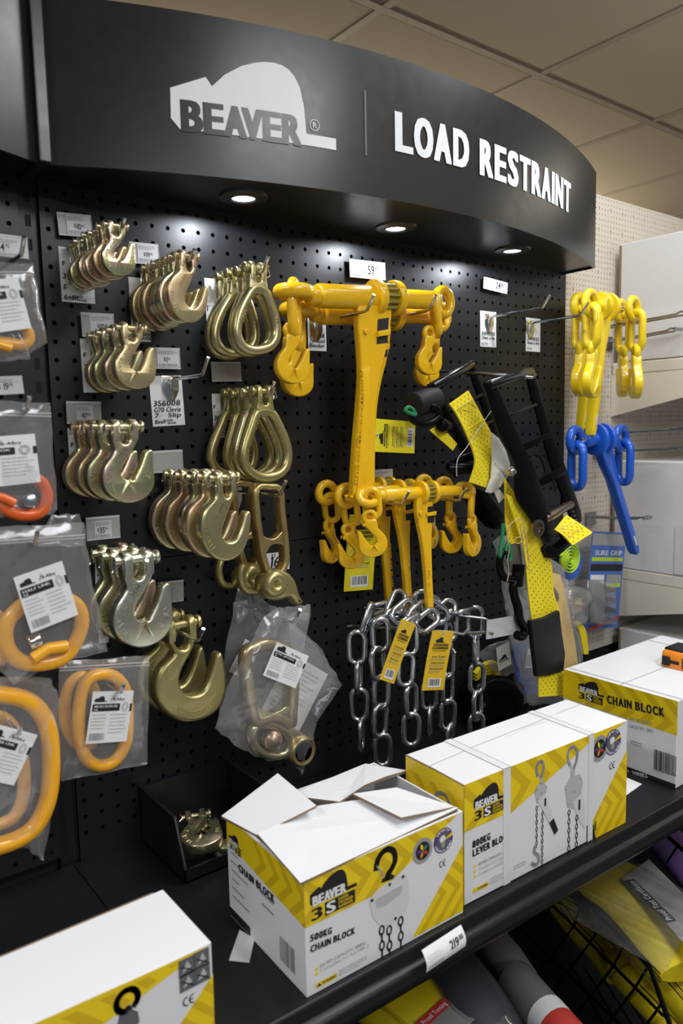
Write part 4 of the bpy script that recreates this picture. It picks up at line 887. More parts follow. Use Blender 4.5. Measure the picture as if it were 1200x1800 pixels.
# big binders
def big_binder(label, dy, dz, front, dx=0.0):
    t = binder(label, -.105, (556, 520), (676, 524), (768, 528), .0195, .0165, .030, .034,
        [(622, 575), (624, 530), (645, 522), (665, 526), (681, 540), (675, 600), (664, 645), (655, 700), (652, 780), (651, 862), (651, 872), (649, 872), (615, 872), (613, 872), (613, 862), (617, 790), (624, 710), (627, 660), (625, 610)],
        [], YEL, 'big yellow load binders', dy=dy, dz=dz, dx=dx, gearmat=TEETH)
    S_ = Vector((dx, dy, dz)); Y = -.105; g = at(676, 524, Y) + S_
    # dark pawl window with pawl
    mb = MB(); o = [((q := at(x, y, Y) + S_).x, q.z) for x, y in ((655, 563), (674, 560), (672, 604), (653, 606))]; mb.prism(o, g.y - .0133, g.y - .0122, INK, 0); mb.build('pawl_window', t, 0)
    mb = MB(); o = [((q := at(x, y, Y) + S_).x, q.z) for x, y in ((652, 584), (674, 580), (673, 591), (653, 594))]; mb.prism(o, g.y - .019, g.y - .010, YEL, .002); mb.build('pawl', t, 40)
    mb = MB(); q = at(633, 584, Y) + S_; mb.cyl(q + Vector((0, -.017, 0)), q + Vector((0, -.010, 0)), .005, YEL, 16, .0015); mb.build('rivet', t, 40)
    mb = MB(); o = [((q := at(x, y, Y) + S_).x, q.z) for x, y in ((626, 652), (640, 646), (641, 700), (637, 790), (633, 868), (617, 868), (622, 790), (628, 700))]; mb.prism(o, g.y - .0160, g.y - .008, YEL, .0025); mb.build('handle_rib', t, 30)
    if front:
        l = t.location; P_ = lambda x, y: ((q := at(x, y, -.125)).x - l.x, q.z - l.z)
        raised(t, 'BEAVER G70 8MM 3800KG 10MM 6000KG', [P_(629, 850), P_(633, 790), P_(637, 700), P_(639, 655)], .0075, -.0160, YEL)
    # flat left eye, link and hook
    e = at(516, 513, Y) + S_; mb = MB(); c = [e + Vector((.024 * math.cos(a), .022 * math.sin(a), 0)) for a in [2 * PI * k / 20 for k in range(20)]]
    mb.sweep(c, .0095, .011, YEL, 12, True, (0, 0, 1)); mb.build('eye', t, 60)
    k = at(520, 541, Y) + S_ + Vector((-.003, 0, 0)); dirlink(k, (0, 0, 1), (.75, .65, 0), .094, .045, .0078, YEL, 'chain_link', t)
    k = at(517, 582, Y) + S_ + Vector((-.002, 0, 0)); eye_hook(k, .88, YEL, t, yaw=-.1, tilt=.06)
    # right eye, two links, hook
    e = at(778, 531, Y) + S_; mb = MB(); c = [e + Vector((.019 * math.cos(a), 0, .022 * math.sin(a))) for a in [2 * PI * k / 20 for k in range(20)]]
    mb.sweep(c, .008, .0095, YEL, 12, True, (0, 1, 0)); mb.build('eye', t, 60)
    k = at(765, 553, Y) + S_; dirlink(k, (-.12, 0, 1), (.5, .85, 0), .085, .042, .0075, YEL, 'chain_link', t)
    k = at(755, 586, Y) + S_; eye_hook(k, .80, YEL, t, yaw=-.15, tilt=.05)
    return t
big_binder('front big yellow ratchet load binder with a long handle', 0, 0, True)
big_binder('rear big yellow ratchet load binder, its hooks showing below the front hooks', .05, -.017, False, .043)
for lb, px, py, L in (('left of two prongs under the big yellow binders', 640, 548, .14), ('right of two prongs under the big yellow binders', 752, 546, .135)):
    p = at(px, py, -.135); peg_hook('chrome wire peg hook, ' + lb, p.x, p.z, L, plate=(px == 640))
# three small binders
def small_binder(label, dy, dz, facing, hooks, drop=0.0, dx=0.0):
    Y = -.13; S_ = Vector((dx, dy, dz)); F = lambda x, y: (540 + x / 3.334, 820 + y / 3.334)
    t = binder(label, Y, F(440, 168), F(694, 152), F(890, 140), .0118, .0108, .0215, .022,
        [F(622, 235), F(628, 170), F(655, 150), F(690, 155), F(716, 190), F(715, 300), F(710, 440), F(715, 640), F(724, 835), F(718, 852), F(704, 856), F(692, 842), F(678, 640), F(660, 460), F(630, 310)], [], YEL, 'small yellow load binders', dy=dy, dz=dz, dx=dx, gearmat=TEETH)
    g = at(*F(694, 152), Y) + S_
    mb = MB(); o = [((q := at(*F(x, y), Y) + S_).x, q.z) for x, y in ((683, 235), (722, 228), (722, 325), (684, 328))]; mb.prism(o, g.y - .0096, g.y - .0088, INK, 0); mb.build('pawl_window', t, 0)
    mb = MB(); o = [((q := at(*F(x, y), Y) + S_).x, q.z) for x, y in ((672, 270), (728, 258), (726, 282), (675, 290))]; mb.prism(o, g.y - .0135, g.y - .008, YEL, .0015); mb.build('pawl', t, 40)
    mb = MB(); q = at(*F(640, 272), Y) + S_; mb.cyl(q + Vector((0, -.0125, 0)), q + Vector((0, -.008, 0)), .0045, YEL, 16, .0012); mb.build('rivet', t, 40)
    for e, sx in ((at(*F(352, 185), Y) + S_, -1), (at(*F(925, 138), Y) + S_, 1)):
        mb = MB(); c = [e + Vector((.0175 * math.cos(a), .0165 * math.sin(a) * (1 - facing), .0165 * math.sin(a) * facing + .004 * math.cos(a) * sx * 0)) for a in [2 * PI * k / 20 for k in range(20)]]
        mb.tube(c, .0072, YEL, 12, closed=True); mb.build('eye', t, 60)
        dp = drop if sx < 0 else 0; k = e + Vector((.010 * sx + (.004 if sx > 0 else .018), -.002, -.027 + dp)); dirlink(k, (.1 * sx, 0, 1), (.8, .6 * sx, 0), .058, .034, .0058, YEL, 'chain_link', t)
        k2 = k + Vector((.004 * sx, 0, -.029)); eye_hook(k2 + Vector((-.004, 0, -.002 + dp * .5)), .74, YEL, t, mirror=True, yaw=hooks[0 if sx < 0 else 1], tilt=-.12 if sx < 0 else -.05)
    l = t.location; P_ = lambda x, y: ((q := at(*F(x, y), Y)).x - l.x, q.z - (l.z - dz))
    raised(t, 'BEAVER 6MM 2300KG', [P_(697, 780), P_(690, 640), P_(680, 480)], .0052, -.0091, YEL)
    return t
small_binder('frontmost small yellow load binder of three', 0, 0, .55, (-.5, .2), .018)
small_binder('middle small yellow load binder of three', .05, .001, 1.0, (-.3, -.2), 0, -.006)
small_binder('rearmost small yellow load binder of three', .10, .004, 1.0, (.25, .3), 0, -.010)
for lb, px, py, L in (('left of two prongs under the small yellow binders', 703, 886, .158), ('right of two prongs under the small yellow binders', 803, 880, .158)):
    p = at(px, py, -.155); peg_hook('chrome wire peg hook, ' + lb, p.x, p.z, L, plate=False)
# yellow swing tags of the binders
def swing_tag(label, TL, TR, BL, Y, mat, seed, wire=None):
    c, u, v, W_, H_ = frame(TL, TR, BL, Y); t = thing('swing_tag', label, 'tag', c, 'yellow swing tags')
    def mp(a, b, h): return c + u * a + v * b + u.cross(v) * (h + .006 * (b / H_) ** 2)
    mb = MB(); mb.grid(lambda i, j: mp(i * W_, j * H_, 0), 2, 10, mat); mb.grid(lambda i, j: mp(i * W_, j * H_, -.0005), 2, 10, mat); mb.build('card', t, 0, fix=False)
    A = Art(mp, .0003)
    A.poly([(W_ * (.25 + .4 * a / 1.25), H_ * .80 + W_ * .4 / 1.25 * b) for a, b in LOGO], INK, 2)
    A.rect(W_ * .18, H_ * .745, W_ * .86, H_ * .78, INK, 2); A.text('G70 RATCHET TYPE', W_ * .2, H_ * .755, H_ * .018, mat, 3, width=W_ * .62)
    A.text('LOADBINDER', W_ * .14, H_ * .69, H_ * .04, INK, 2, bold=2, width=W_ * .74); A.text('FOR CHAIN GRAB HOOK', W_ * .2, H_ * .655, H_ * .018, INK, 2, width=W_ * .6)
    for k, s_ in enumerate(('Grade 70 Chain', 'Lashing Capacity', 'Minimum Breaking Strength')): A.text(s_, W_ * .2, H_ * (.55 - k * .1), H_ * .026, INK, 2, width=W_ * .62); A.lines(W_ * .15, H_ * (.49 - k * .1), W_ * .85, H_ * (.54 - k * .1), 2, INKG, 2, seed + k, .35)
    A.rect(W_ * .2, H_ * .05, W_ * .8, H_ * .2, CARD, 2); A.barcode(W_ * .25, H_ * .08, W_ * .75, H_ * .19, INK, 3, seed, 14)
    A.disc(W_ * .5, H_ * .955, W_ * .05, CARD, 2); A.disc(W_ * .5, H_ * .955, W_ * .03, INK, 3); A.build('printing', t)
    if wire: mb = MB(); mb.tube([at(x, y, w_) for x, y, w_ in wire], .0005, CHROME, 5); mb.build('tie_wire', t, 60)
    return t
swing_tag('yellow swing tag turned sideways beside the big binder handle', (655, 815), (657, 757), (728, 797), -.10, YCARD, 1)
swing_tag('yellow swing tag hanging behind the hooks of the small binders', (595, 905), (647, 905), (604, 1040), -.03, YCARD, 2)
swing_tag('left of two yellow swing tags hanging over the galvanised chain', (682, 1082), (707, 1092), (667, 1194), -.165, YCARD2, 3)
swing_tag('right of two yellow swing tags hanging over the galvanised chain', (733, 1111), (772, 1112), (741, 1214), -.18, YCARD2, 4, [(746, 1117, -.18), (730, 1095, -.17), (752, 1113, -.18), (771, 1076, -.17)])

# ---------------------------------------------------------------- galvanised chain on a double prong
chain = thing('galvanised_chain', 'galvanised chain heaped on a double prong, loose ends hanging down', 'chain', at(730, 1080, -.13))
def glink(px, py, Y, ang=0, face=1.0, L=.066, W=.037, r=.0050, lean=0.0):
    p = at(px, py, Y); a = Vector((math.sin(ang), lean, math.cos(ang))); th = face * PI / 2
    b = Vector((.76 * math.sin(th) + .65 * math.cos(th), -.65 * math.sin(th) + .76 * math.cos(th), -math.sin(ang) * math.sin(th)))
    return dirlink(p, a, b, L, W, r, GALV, 'chain_link', chain, 7)
F7 = lambda x, y: (540 + x / 3.334, 820 + y / 3.334)
strands = [
  (-.10, [(350, 895, .45, .2), (290, 1060, 0, .92), (300, 1230, .03, .12), (303, 1395, 0, .95), (314, 1570, .03, .1)]),
  (-.13, [(428, 985, -.05, .85), (412, 1155, -.06, .5), (432, 1320, .06, .7), (425, 1490, .08, .55), (440, 1660, 0, .85)]),
  (-.16, [(600, 1010, 0, .65), (575, 1190, .06, .75), (608, 1370, 0, .45), (608, 1540, 0, .9)]),
  (-.10, [(712, 1340, 0, .9), (715, 1490, .02, .1)]),
  (-.12, [(820, 1010, 0, .35), (815, 1150, 0, .75), (820, 1300, 0, .5), (822, 1455, .05, .8), (832, 1590, .2, .3)]),
  (-.15, [(982, 910, 0, .85), (988, 1075, 0, .2), (992, 1240, .04, .85), (995, 1400, 0, .4), (990, 1530, 0, .8)])]
for Yq, ls in strands:
    for x, y, an, fc in ls: glink(*F7(x, y), Yq, an, fc)
for x, y, Yq, an, fc, ln in ((410, 835, -.08, 1.5, .3, 0), (430, 900, -.11, 1.55, .2, .2), (520, 810, -.10, .75, .8, .2), (560, 850, -.13, 1.2, .7, .1), (640, 800, -.10, 1.0, .9, -.2), (640, 860, -.13, 1.25, .4, .2), (700, 790, -.11, -1.0, .8, .2), (700, 905, -.15, 1.25, .85, .1), (745, 845, -.13, -.9, .8, .3), (800, 850, -.13, 1.1, .9, 0), (590, 920, -.15, 1.4, .2, .2), (520, 900, -.12, -1.2, .5, 0), (910, 850, -.14, 1.6, .15, .1), (840, 930, -.13, .1, .6, 0)):
    glink(*F7(x, y), Yq, an, fc, lean=ln)
t = thing('double_peg_hook', 'long double prong peg hook carrying the chain, clear flap at its end', 'hook', at(620, 1098, -.002))
WIRE = M('dull zinc wire', (.36, .36, .36), .3, 1.0)
pr_ = lambda l, r: (lambda mb: (mb.tube([at(x, y, w_) for x, y, w_ in l], r, WIRE, 10), mb.build('prong', t, 60)))(MB())
pr_([(608, 1101, -.004), (620, 1100, -.006), (700, 1106, -.10), (790, 1111, -.165), (814, 1115, -.18), (824, 1105, -.185)], .0032)
pr_([(640, 1068, -.004), (760, 1077, -.10), (850, 1087, -.175), (862, 1092, -.18)], .0028)
pr_([(770, 1137, -.10), (782, 1138, -.13), (795, 1141, -.15), (800, 1148, -.155)], .0030)
pr_([(815, 1113, -.17), (850, 1111, -.18), (866, 1114, -.185)], .0028)
mb = MB(); c, u, v, W_, H_ = frame((857, 1090), (916, 1080), (855, 1124), -.185); mp = plane_map(c, u, v); slab(mb, mp, W_, H_, .0012, SLEEVE); mb.build('clear_flap', t, 0)
mb = MB(); mp2 = plane_map(c - u.cross(v) * .0018, u, v); slab(mb, mp2, W_ * .97, H_ * .97, .0006, HOLDER); mb.build('flap_insert', t, 0)
# ---------------------------------------------------------------- ratchet straps
def web_mat(name, base, dark, sx, sz):
    m = M(name, base, .75); nt = m.node_tree; b = nt.nodes['Principled BSDF']
    tc = nt.nodes.new('ShaderNodeTexCoord'); mp = nt.nodes.new('ShaderNodeMapping'); br = nt.nodes.new('ShaderNodeTexBrick'); wv = nt.nodes.new('ShaderNodeTexWave'); bp = nt.nodes.new('ShaderNodeBump')
    wv.inputs['Scale'].default_value = 420; bp.inputs['Strength'].default_value = .25; bp.inputs['Distance'].default_value = .0006
    nt.links.new(tc.outputs['Object'], wv.inputs['Vector']); nt.links.new(wv.outputs['Fac'], bp.inputs['Height']); nt.links.new(bp.outputs['Normal'], b.inputs['Normal']); return m
WEB = web_mat('yellow webbing', (.92, .73, .012), (.05, .04, .01), 1, 1)
STITCH = M('pale stitching', (.75, .62, .30), .7)
GREEN = M('green webbing tape', (.01, .22, .08), .7)
RUBBER = M('black rubber sleeve', (.012, .012, .013), .6, spec=.3)
WORN = M('worn steel shaft', (.25, .19, .15), .3, .9)
TWINE = M('jute twine', (.50, .36, .22), .9)
def prism_px(mb, pts, Y, d, mat, bev=0.0, sm=0):
    """solid slab from a traced outline: front face at Y, thickness d into the board"""
    o = [((q := at(a, b, Y)).x, q.z, 0) for a, b in pts]
    if sm: o = catmull(o, sm)
    mb.prism([(p[0], p[1]) for p in o], Y, Y + d, mat, bev)
def webbing(name, parent, left, right, Y0, Y1, dash=6, mat=None, th=.0022, rows=None):
    """ribbon of webbing between two traced edges with woven black dashes"""
    mat = mat or WEB; n = len(left); L, R_ = [], []
    for k in range(n): Y = Y0 + (Y1 - Y0) * k / (n - 1); L.append(at(*left[k], Y)); R_.append(at(*right[k], Y))
    L = catmull(L, 4, False); R_ = catmull(R_, 4, False); m = len(L); mb = MB(); vs = []
    for a, b in zip(L, R_): vs += [a, b, a + Vector((0, th, 0)), b + Vector((0, th, 0))]
    fs = []
    for k in range(m - 1): i = k * 4; j = i + 4; fs += [(i, i + 1, j + 1, j), (i + 2, j + 2, j + 3, i + 3), (i, j, j + 2, i + 2), (i + 1, i + 3, j + 3, j + 1)]
    fs += [(0, 2, 3, 1), (m * 4 - 4, m * 4 - 3, m * 4 - 1, m * 4 - 2)]
    mb.add(vs, fs, mat); o = mb.build(name, parent, 50)
    if dash:
        acc = [0]
        for k in range(1, m): acc.append(acc[-1] + ((L[k] + R_[k]) / 2 - (L[k - 1] + R_[k - 1]) / 2).length)
        mb = MB(); step = .0135; s = .003; row = 0
        def pt(s, u):
            k = max(i for i in range(m - 1) if acc[i] <= s); f = min(1, (s - acc[k]) / max(1e-6, acc[k + 1] - acc[k])); a = L[k].lerp(L[k + 1], f); b = R_[k].lerp(R_[k + 1], f); return a.lerp(b, u) + Vector((0, -.0004, 0))
        while s + .005 < acc[-1]:
            for c in range(dash):
                u = (c + .5 + (.5 if row % 2 else 0)) / dash
                if u > .95: continue
                mb.add([pt(s, u - .009), pt(s, u + .009), pt(s + .0032, u + .009), pt(s + .0032, u - .009)], [(0, 1, 2, 3)], INK)
            s += step / 2; row += 1
        mb.build('woven_fleck', o, 0, fix=False)
    return o
Z8 = lambda l: [(700 + x / 3.3333, 600 + y / 3.3333) for x, y in l]
# front ratchet
rt = thing('ratchet_strap', 'front black ratchet with yellow strap hanging right of the yellow binders', 'ratchet strap', at(900, 800, -.21), 'ratchet straps'); Y = -.215
mb = MB(); prism_px(mb, Z8([(512, 255), (522, 238), (548, 234), (572, 248), (640, 400), (715, 570), (790, 720), (840, 860), (885, 980), (915, 1080), (908, 1165), (880, 1185), (840, 1150), (790, 1060), (720, 960), (692, 900), (690, 800), (700, 740), (650, 640), (600, 540), (560, 420)]), Y, .006, GLOSSBLK, .0012, 2); mb.build('side_plate', rt, 50)
mb = MB(); prism_px(mb, Z8([(755, 165), (790, 190), (815, 230), (860, 400), (905, 560), (960, 680), (1010, 820), (1055, 950), (1075, 1020), (1065, 1070), (1025, 1060), (985, 960), (940, 840), (890, 700), (850, 560), (815, 420), (775, 290)]), Y + .035, .006, GLOSSBLK, .0012, 2); mb.build('side_plate', rt, 50)
def bar_px(name, parent, a, b, Ya, Yb, r, mat, n=14): mb = MB(); mb.cyl(at(*Z8([a])[0], Ya), at(*Z8([b])[0], Yb), r, mat, n, r * .25); return mb.build(name, parent, 50)
bar_px('grip', rt, (530, 258), (778, 178), Y + .002, Y + .036, .0088, GRIPBLK)
bar_px('cross_bar', rt, (630, 440), (805, 372), Y + .004, Y + .036, .0042, GLOSSBLK)
for pts in ([(725, 605), (880, 535), (895, 560), (745, 640)], [(812, 815), (970, 735), (990, 770), (830, 855)]):
    mb = MB(); prism_px(mb, Z8(pts), Y + .012, .006, GLOSSBLK, .001); mb.build('release_slide', rt, 40)
for x, y in ((800, 665), (860, 775)): 
    mb = MB(); mb.tube([at(*Z8([p])[0], Y + .01) for p in ((x - 10, y), (x + 25, y + 5), (x + 45, y + 45), (x + 60, y + 105))], .0012, GLOSSBLK, 6); mb.build('release_spring', rt, 60)
bar_px('winding_shaft', rt, (860, 1040), (1010, 955), Y + .004, Y + .036, .0085, WORN)
mb = MB(); q = at(*Z8([(660, 762)])[0], Y - .002); mb.cyl(q + Vector((0, .004, 0)), q + Vector((0, -.004, 0)), .0085, CHROME, 6, .0008); mb.cyl(q, q + Vector((0, -.009, 0)), .0045, CHROME, 14, .0008); mb.build('pivot_bolt', rt, 40)
mb = MB(); q = at(*Z8([(815, 1095)])[0], Y - .001)
mb.lathe([(.0, .002), (.016, .002), (.0165, -.003), (.011, -.0035), (.0105, .0005), (0, .0005)], WORN, 28, 'Y', q); mb.build('spool_end', rt, 40)
mb = MB(); mb.box(q.x - .012, q.x + .012, q.y - .004, q.y, q.z - .0018, q.z + .0018, WORN); mb.build('spool_slot', rt, 0)
for a in (0, 1, 2, 3, 4, 5):
    q = at(*Z8([(1000 + 8 * a, 950 + 24 * a)])[0], Y + .03); mb = MB(); mb.box(q.x - .004, q.x + .004, q.y - .004, q.y + .004, q.z - .002, q.z + .002, WORN, .0005); mb.build('ratchet_tooth', rt, 0)
mb = MB(); prism_px(mb, Z8([(880, 1190), (930, 1215), (1010, 1150), (985, 1120), (1010, 1170), (1015, 1195), (920, 1275), (880, 1270), (855, 1215)]), Y + .005, .02, GLOSSBLK, .002); mb.build('frame_foot', rt, 40)
# stitched tail of webbing on the front ratchet
tail = webbing('webbing_tail', rt, Z8([(915, 1060), (960, 1045), (1010, 1030)])[:0] or Z8([(920, 1105), (965, 1135), (1022, 1195)]), Z8([(990, 1020), (1060, 1065), (1138, 1120)]), Y + .01, Y - .02, 4, th=.004)
A = [(945, 1095), (1040, 1060), (1095, 1120), (1000, 1145), (945, 1095), (1095, 1120)]
mb = MB(); mb.tube([at(*p, Y - .012) for p in Z8(A)], .0006, STITCH, 5); mb.build('stitching', tail, 0)
# main fall of webbing, black wear sleeve
webbing('webbing', rt, [(889, 868), (905, 915), (921, 970), (928, 1040), (935, 1092)], [(914, 880), (945, 940), (968, 985), (973, 1040), (985, 1076)], Y + .012, Y + .02, 5)
webbing('webbing', rt, [(887, 840), (888, 880), (889, 920), (894, 957)], [(906, 870), (912, 890), (914, 925), (916, 957)], Y + .03, Y + .03, 4)
mb = MB(); prism_px(mb, [(934, 1092), (960, 1086), (984, 1074), (988, 1110), (994, 1150), (991, 1180), (966, 1188), (945, 1190), (940, 1150)], Y + .008, .012, RUBBER, .003); mb.build('wear_sleeve', rt, 40)
webbing('webbing', rt, [(947, 1188), (947, 1225)], [(991, 1180), (991, 1222)], Y + .014, Y + .014, 6)
mb = MB(); prism_px(mb, [(894, 955), (915, 952), (919, 1003), (905, 1007), (897, 1003)], Y + .03, .008, M('grey wear sleeve', (.12, .115, .10), .5), .002); mb.build('wear_sleeve', rt, 40)
mb = MB(); mb.sweep(catmull([at(a, b, Y + .02) for a, b in ((884, 920), (882, 950), (878, 975), (884, 980), (892, 955), (897, 970), (896, 985))], 5, False), .0035, .004, GREEN, 10); mb.build('green_loop', rt, 60)
def snap(name, pts, r): mb = MB(); mb.tube(catmull([at(a, b, Y + .022) for a, b in pts], 5, False), r, GLOSSBLK, 12); mb.build(name, rt, 60)
snap('snap_hook', ((890, 975), (883, 972), (878, 985), (880, 1005), (888, 1016), (900, 1018)), .007)
snap('swivel_body', ((912, 992), (911, 1005), (909, 1016), (908, 1030)), .0115)
snap('snap_hook', ((908, 1022), (902, 1030), (904, 1048), (910, 1068), (913, 1090), (922, 1105), (918, 1118), (908, 1116)), .0085)
for pts in (((893, 926), (891, 945), (895, 962), (892, 985), (894, 1005), (891, 1022)), ((893, 930), (900, 918), (915, 912), (922, 922), (918, 940), (921, 968), (925, 995), (932, 1003)), ((914, 920), (916, 950), (908, 955), (906, 946), (915, 944)), ((920, 925), (923, 940), (930, 990))):
    mb = MB(); mb.tube(catmull([at(a, b, Y - .012) for a, b in pts], 4, False), .0009, TWINE, 6); mb.build('jute_tie', rt, 60)
# rear ratchet
rr = thing('ratchet_strap', 'rear black ratchet with folded yellow strap and white paper label', 'ratchet strap', at(830, 800, -.12), 'ratchet straps'); Y = -.12
mb = MB(); prism_px(mb, Z8([(178, 268), (192, 248), (218, 252), (240, 285), (300, 410), (370, 530), (430, 640), (410, 650), (370, 640), (310, 520), (240, 380)]), Y, .006, GLOSSBLK, .0012, 2); mb.build('side_plate', rr, 50)
mb = MB(); prism_px(mb, Z8([(425, 112), (450, 140), (475, 210), (510, 290), (540, 390), (570, 490), (585, 560), (545, 560), (510, 430), (470, 320), (430, 200)]), Y + .03, .006, GLOSSBLK, .0012, 2); mb.build('side_plate', rr, 50)
bar_px('grip', rr, (196, 268), (432, 132), Y + .002, Y + .032, .0088, GRIPBLK)
bar_px('cross_bar', rr, (330, 390), (490, 310), Y + .004, Y + .03, .004, GLOSSBLK)
bar_px('cross_bar', rr, (430, 530), (560, 460), Y + .004, Y + .03, .004, GLOSSBLK)
bar_px('winding_spool', rr, (285, 745), (450, 745), Y, Y - .02, .0105, GLOSSBLK)
mb = MB(); prism_px(mb, Z8([(350, 690), (420, 650), (490, 640), (500, 665), (460, 700), (400, 715), (345, 800), (335, 760)]), Y - .012, .012, GLOSSBLK, .003, 2); mb.build('pawl_lever', rr, 50)
mb = MB(); prism_px(mb, Z8([(440, 850), (520, 880), (570, 940), (620, 1010), (625, 1070), (590, 1105), (540, 1060), (480, 990), (445, 920)]), Y - .005, .03, GLOSSBLK, .004, 2); mb.build('ratchet_body', rr, 50)
f = webbing('folded_webbing', rr, Z8([(303, 368), (345, 430), (392, 522), (440, 640), (452, 720), (420, 825)]), Z8([(412, 290), (450, 360), (500, 455), (545, 540), (575, 680), (548, 868)]), Y - .03, Y - .05, 5, th=.004)
mb = MB(); mb.tube([at(*p, Y - .035) for p in Z8([(350, 390), (425, 345), (470, 425), (395, 480), (350, 390), (470, 425)])], .0006, STITCH, 5); mb.build('stitching', f, 0)
mb = MB(); mb.tube([at(*p, Y - .038) for p in Z8([(392, 525), (502, 458)])], .0012, WEB, 6); mb.build('fold_edge', f, 60)
LBL = M('crumpled white label', (.72, .70, .60), .6)
pts = Z8([(545, 532), (590, 570), (630, 640), (655, 720), (650, 780), (600, 850), (545, 890), (510, 882), (540, 800), (548, 700), (545, 620)])
o = [at(a, b, Y - .055) for a, b in pts]; c = sum(o, Vector()) / len(o)
mb = MB(); mb.add(o + [c + Vector((0, -.014, 0))] + [q + Vector((0, .0006, 0)) for q in o] + [c + Vector((0, -.0134, 0))], [(len(o), (k + 1) % len(o), k) for k in range(len(o))] + [(2 * len(o) + 1, len(o) + 1 + k, len(o) + 1 + (k + 1) % len(o)) for k in range(len(o))], LBL); lb = mb.build('paper_label', rr, 60, fix=False)
mb = MB(); prism_px(mb, Z8([(560, 880), (590, 865), (625, 910), (590, 948)]), Y - .05, .001, LBL); mb.build('label_corner', rr, 0)
c_, u, v, W_, H_ = frame(*Z8([(548, 695), (615, 765), (560, 725)]), Y - .072); A = Art(plane_map(c_, u, v)); A.text('LC2500kg', 0, 0, .005, INK, 1, width=W_); A.lines(.012, .014, .034, .026, 3, INKG, 1, 2, .2); A.build('label_print', rr)
mb = MB(); mb.tube(catmull([at(*p, Y - .06) for p in Z8([(545, 405), (480, 500), (400, 620), (352, 680), (340, 740), (342, 790)])], 4, False), .0008, M('white cord', (.6, .58, .52), .8), 6); mb.build('tie_cord', rr, 60)
webbing('webbing', rr, Z8([(185, 520), (230, 560), (320, 640)]), Z8([(235, 490), (290, 540), (345, 600)]), Y - .005, Y - .01, 3)
mb = MB(); mb.cyl(at(*Z8([(85, 375)])[0], Y - .005), at(*Z8([(215, 335)])[0], Y + .005), .0225, RUBBER, 24, .003); mb.build('rolled_rubber_sleeve', rr, 50)
mb = MB(); mb.tube(catmull([at(*p, Y - .03) for p in Z8([(40, 400), (60, 385), (85, 400), (100, 430), (80, 425), (55, 415)])], 4), .0032, GREEN, 8, closed=True); mb.build('green_edge', rr, 60)
mb = MB(); mb.tube(catmull([at(*p, Y - .02) for p in Z8([(60, 425), (90, 465), (140, 485), (195, 475), (235, 440), (225, 395), (185, 385)])], 5, False), .0062, GLOSSBLK, 12); mb.build('wire_hook', rr, 60)
mb = MB(); mb.cyl(at(*Z8([(255, 490)])[0], Y - .02), at(*Z8([(285, 500)])[0], Y), .012, GLOSSBLK, 16, .002); mb.build('swivel_body', rr, 50)
# long wire that carries both ratchets
t = thing('double_peg_hook', 'long zinc wire prong running through the handles of both black ratchets', 'hook', at(772, 654, -.003))
pr_([(772, 652, -.003), (800, 654, -.06), (850, 657, -.12), (900, 661, -.18), (936, 664, -.20), (941, 657, -.205)], .003)
pr_([(772, 659, -.003), (790, 660, -.03), (812, 661, -.06)], .0028)

# ---------------------------------------------------------------- bags and loose gear behind the ratchet straps
bag('tall clear bag hanging behind the front ratchet strap', [(866, 952), (880, 940), (905, 942), (990, 998), (1004, 1050), (1022, 1140), (1032, 1225), (985, 1235), (930, 1240), (905, 1160), (885, 1050)], -.075, .012, seed=11)
t = thing('rolled_strap', 'pale orange webbing inside the tall clear bag behind the front ratchet strap', 'strap', at(1000, 1120, -.07)); webbing('webbing', t, [(962, 1005), (968, 1060), (985, 1130), (992, 1228)], [(985, 1010), (1000, 1070), (1012, 1140), (1022, 1225)], -.07, -.07, 0, M('pale amber webbing', (.90, .60, .14), .7), .012)
mb = MB(); prism_px(mb, [(962, 1020), (972, 1030), (982, 1045), (980, 1058), (966, 1062), (962, 1045)], -.085, .004, GREY_V, .001, 2); mb.build('printed_patch', t, 40)
bag('small clear bag with a yellow printed card behind the chain', [(838, 1150), (860, 1133), (893, 1124), (905, 1180), (888, 1190), (872, 1182)], -.06, .006, [('printed_card', (870, 1140), (893, 1128), (876, 1180), -.068, lambda A, w_, h_: (A.poly([(w_ * (.1 + .6 * a), h_ * .3 + w_ * .6 * b) for a, b in LOGO], INK, 2), A.text('BEAVER', w_ * .14, h_ * .31, h_ * .1, CARD, 3, width=w_ * .5)))], seed=12)
bag('clear bag with blue contents and a barcode sticker below the clear flap', [(893, 1118), (935, 1112), (945, 1160), (946, 1235), (896, 1240), (905, 1200), (898, 1150)], -.05, .01, [('barcode_sticker', (920, 1142), (932, 1142), (923, 1174), -.062, lambda A, w_, h_: A.barcode(w_ * .1, h_ * .1, w_ * .9, h_ * .7, INKG, 2, 4, 8))], seed=13)
t = thing('strap_bundle', 'blue strap bundle inside the bag below the clear flap', 'strap', at(915, 1180, -.04)); mb = MB()
for k in range(4): mb.tube(catmull([at(a + k * 7, b, -.045 + .006 * k) for a, b in ((905, 1130), (903, 1160), (910, 1195), (925, 1205), (920, 1220))], 4, False), .005, BLUE, 8)
mb.build('blue_webbing', t, 60)
t = thing('strap_bundle', 'yellow strap bundle in a clear wrap behind the right end of the chain', 'strap', at(852, 1188, -.03)); mb = MB()
for k in range(5): mb.tube(catmull([at(a, b + k * 6, -.04 + .003 * k) for a, b in ((834, 1185), (845, 1172), (862, 1165), (874, 1172), (872, 1190))], 4, False), .006, WEB, 8)
mb.build('yellow_webbing', t, 60)
t = thing('hand_tool', 'dark plastic moulded tool lying behind the chain at shelf level', 'tool', at(880, 1225, -.03)); mb = MB(); prism_px(mb, [(838, 1215), (860, 1195), (890, 1190), (915, 1205), (925, 1235), (900, 1262), (850, 1270), (835, 1245)], -.06, .05, GLOSSBLK, .012, 3); mb.build('tool_body', t, 60)
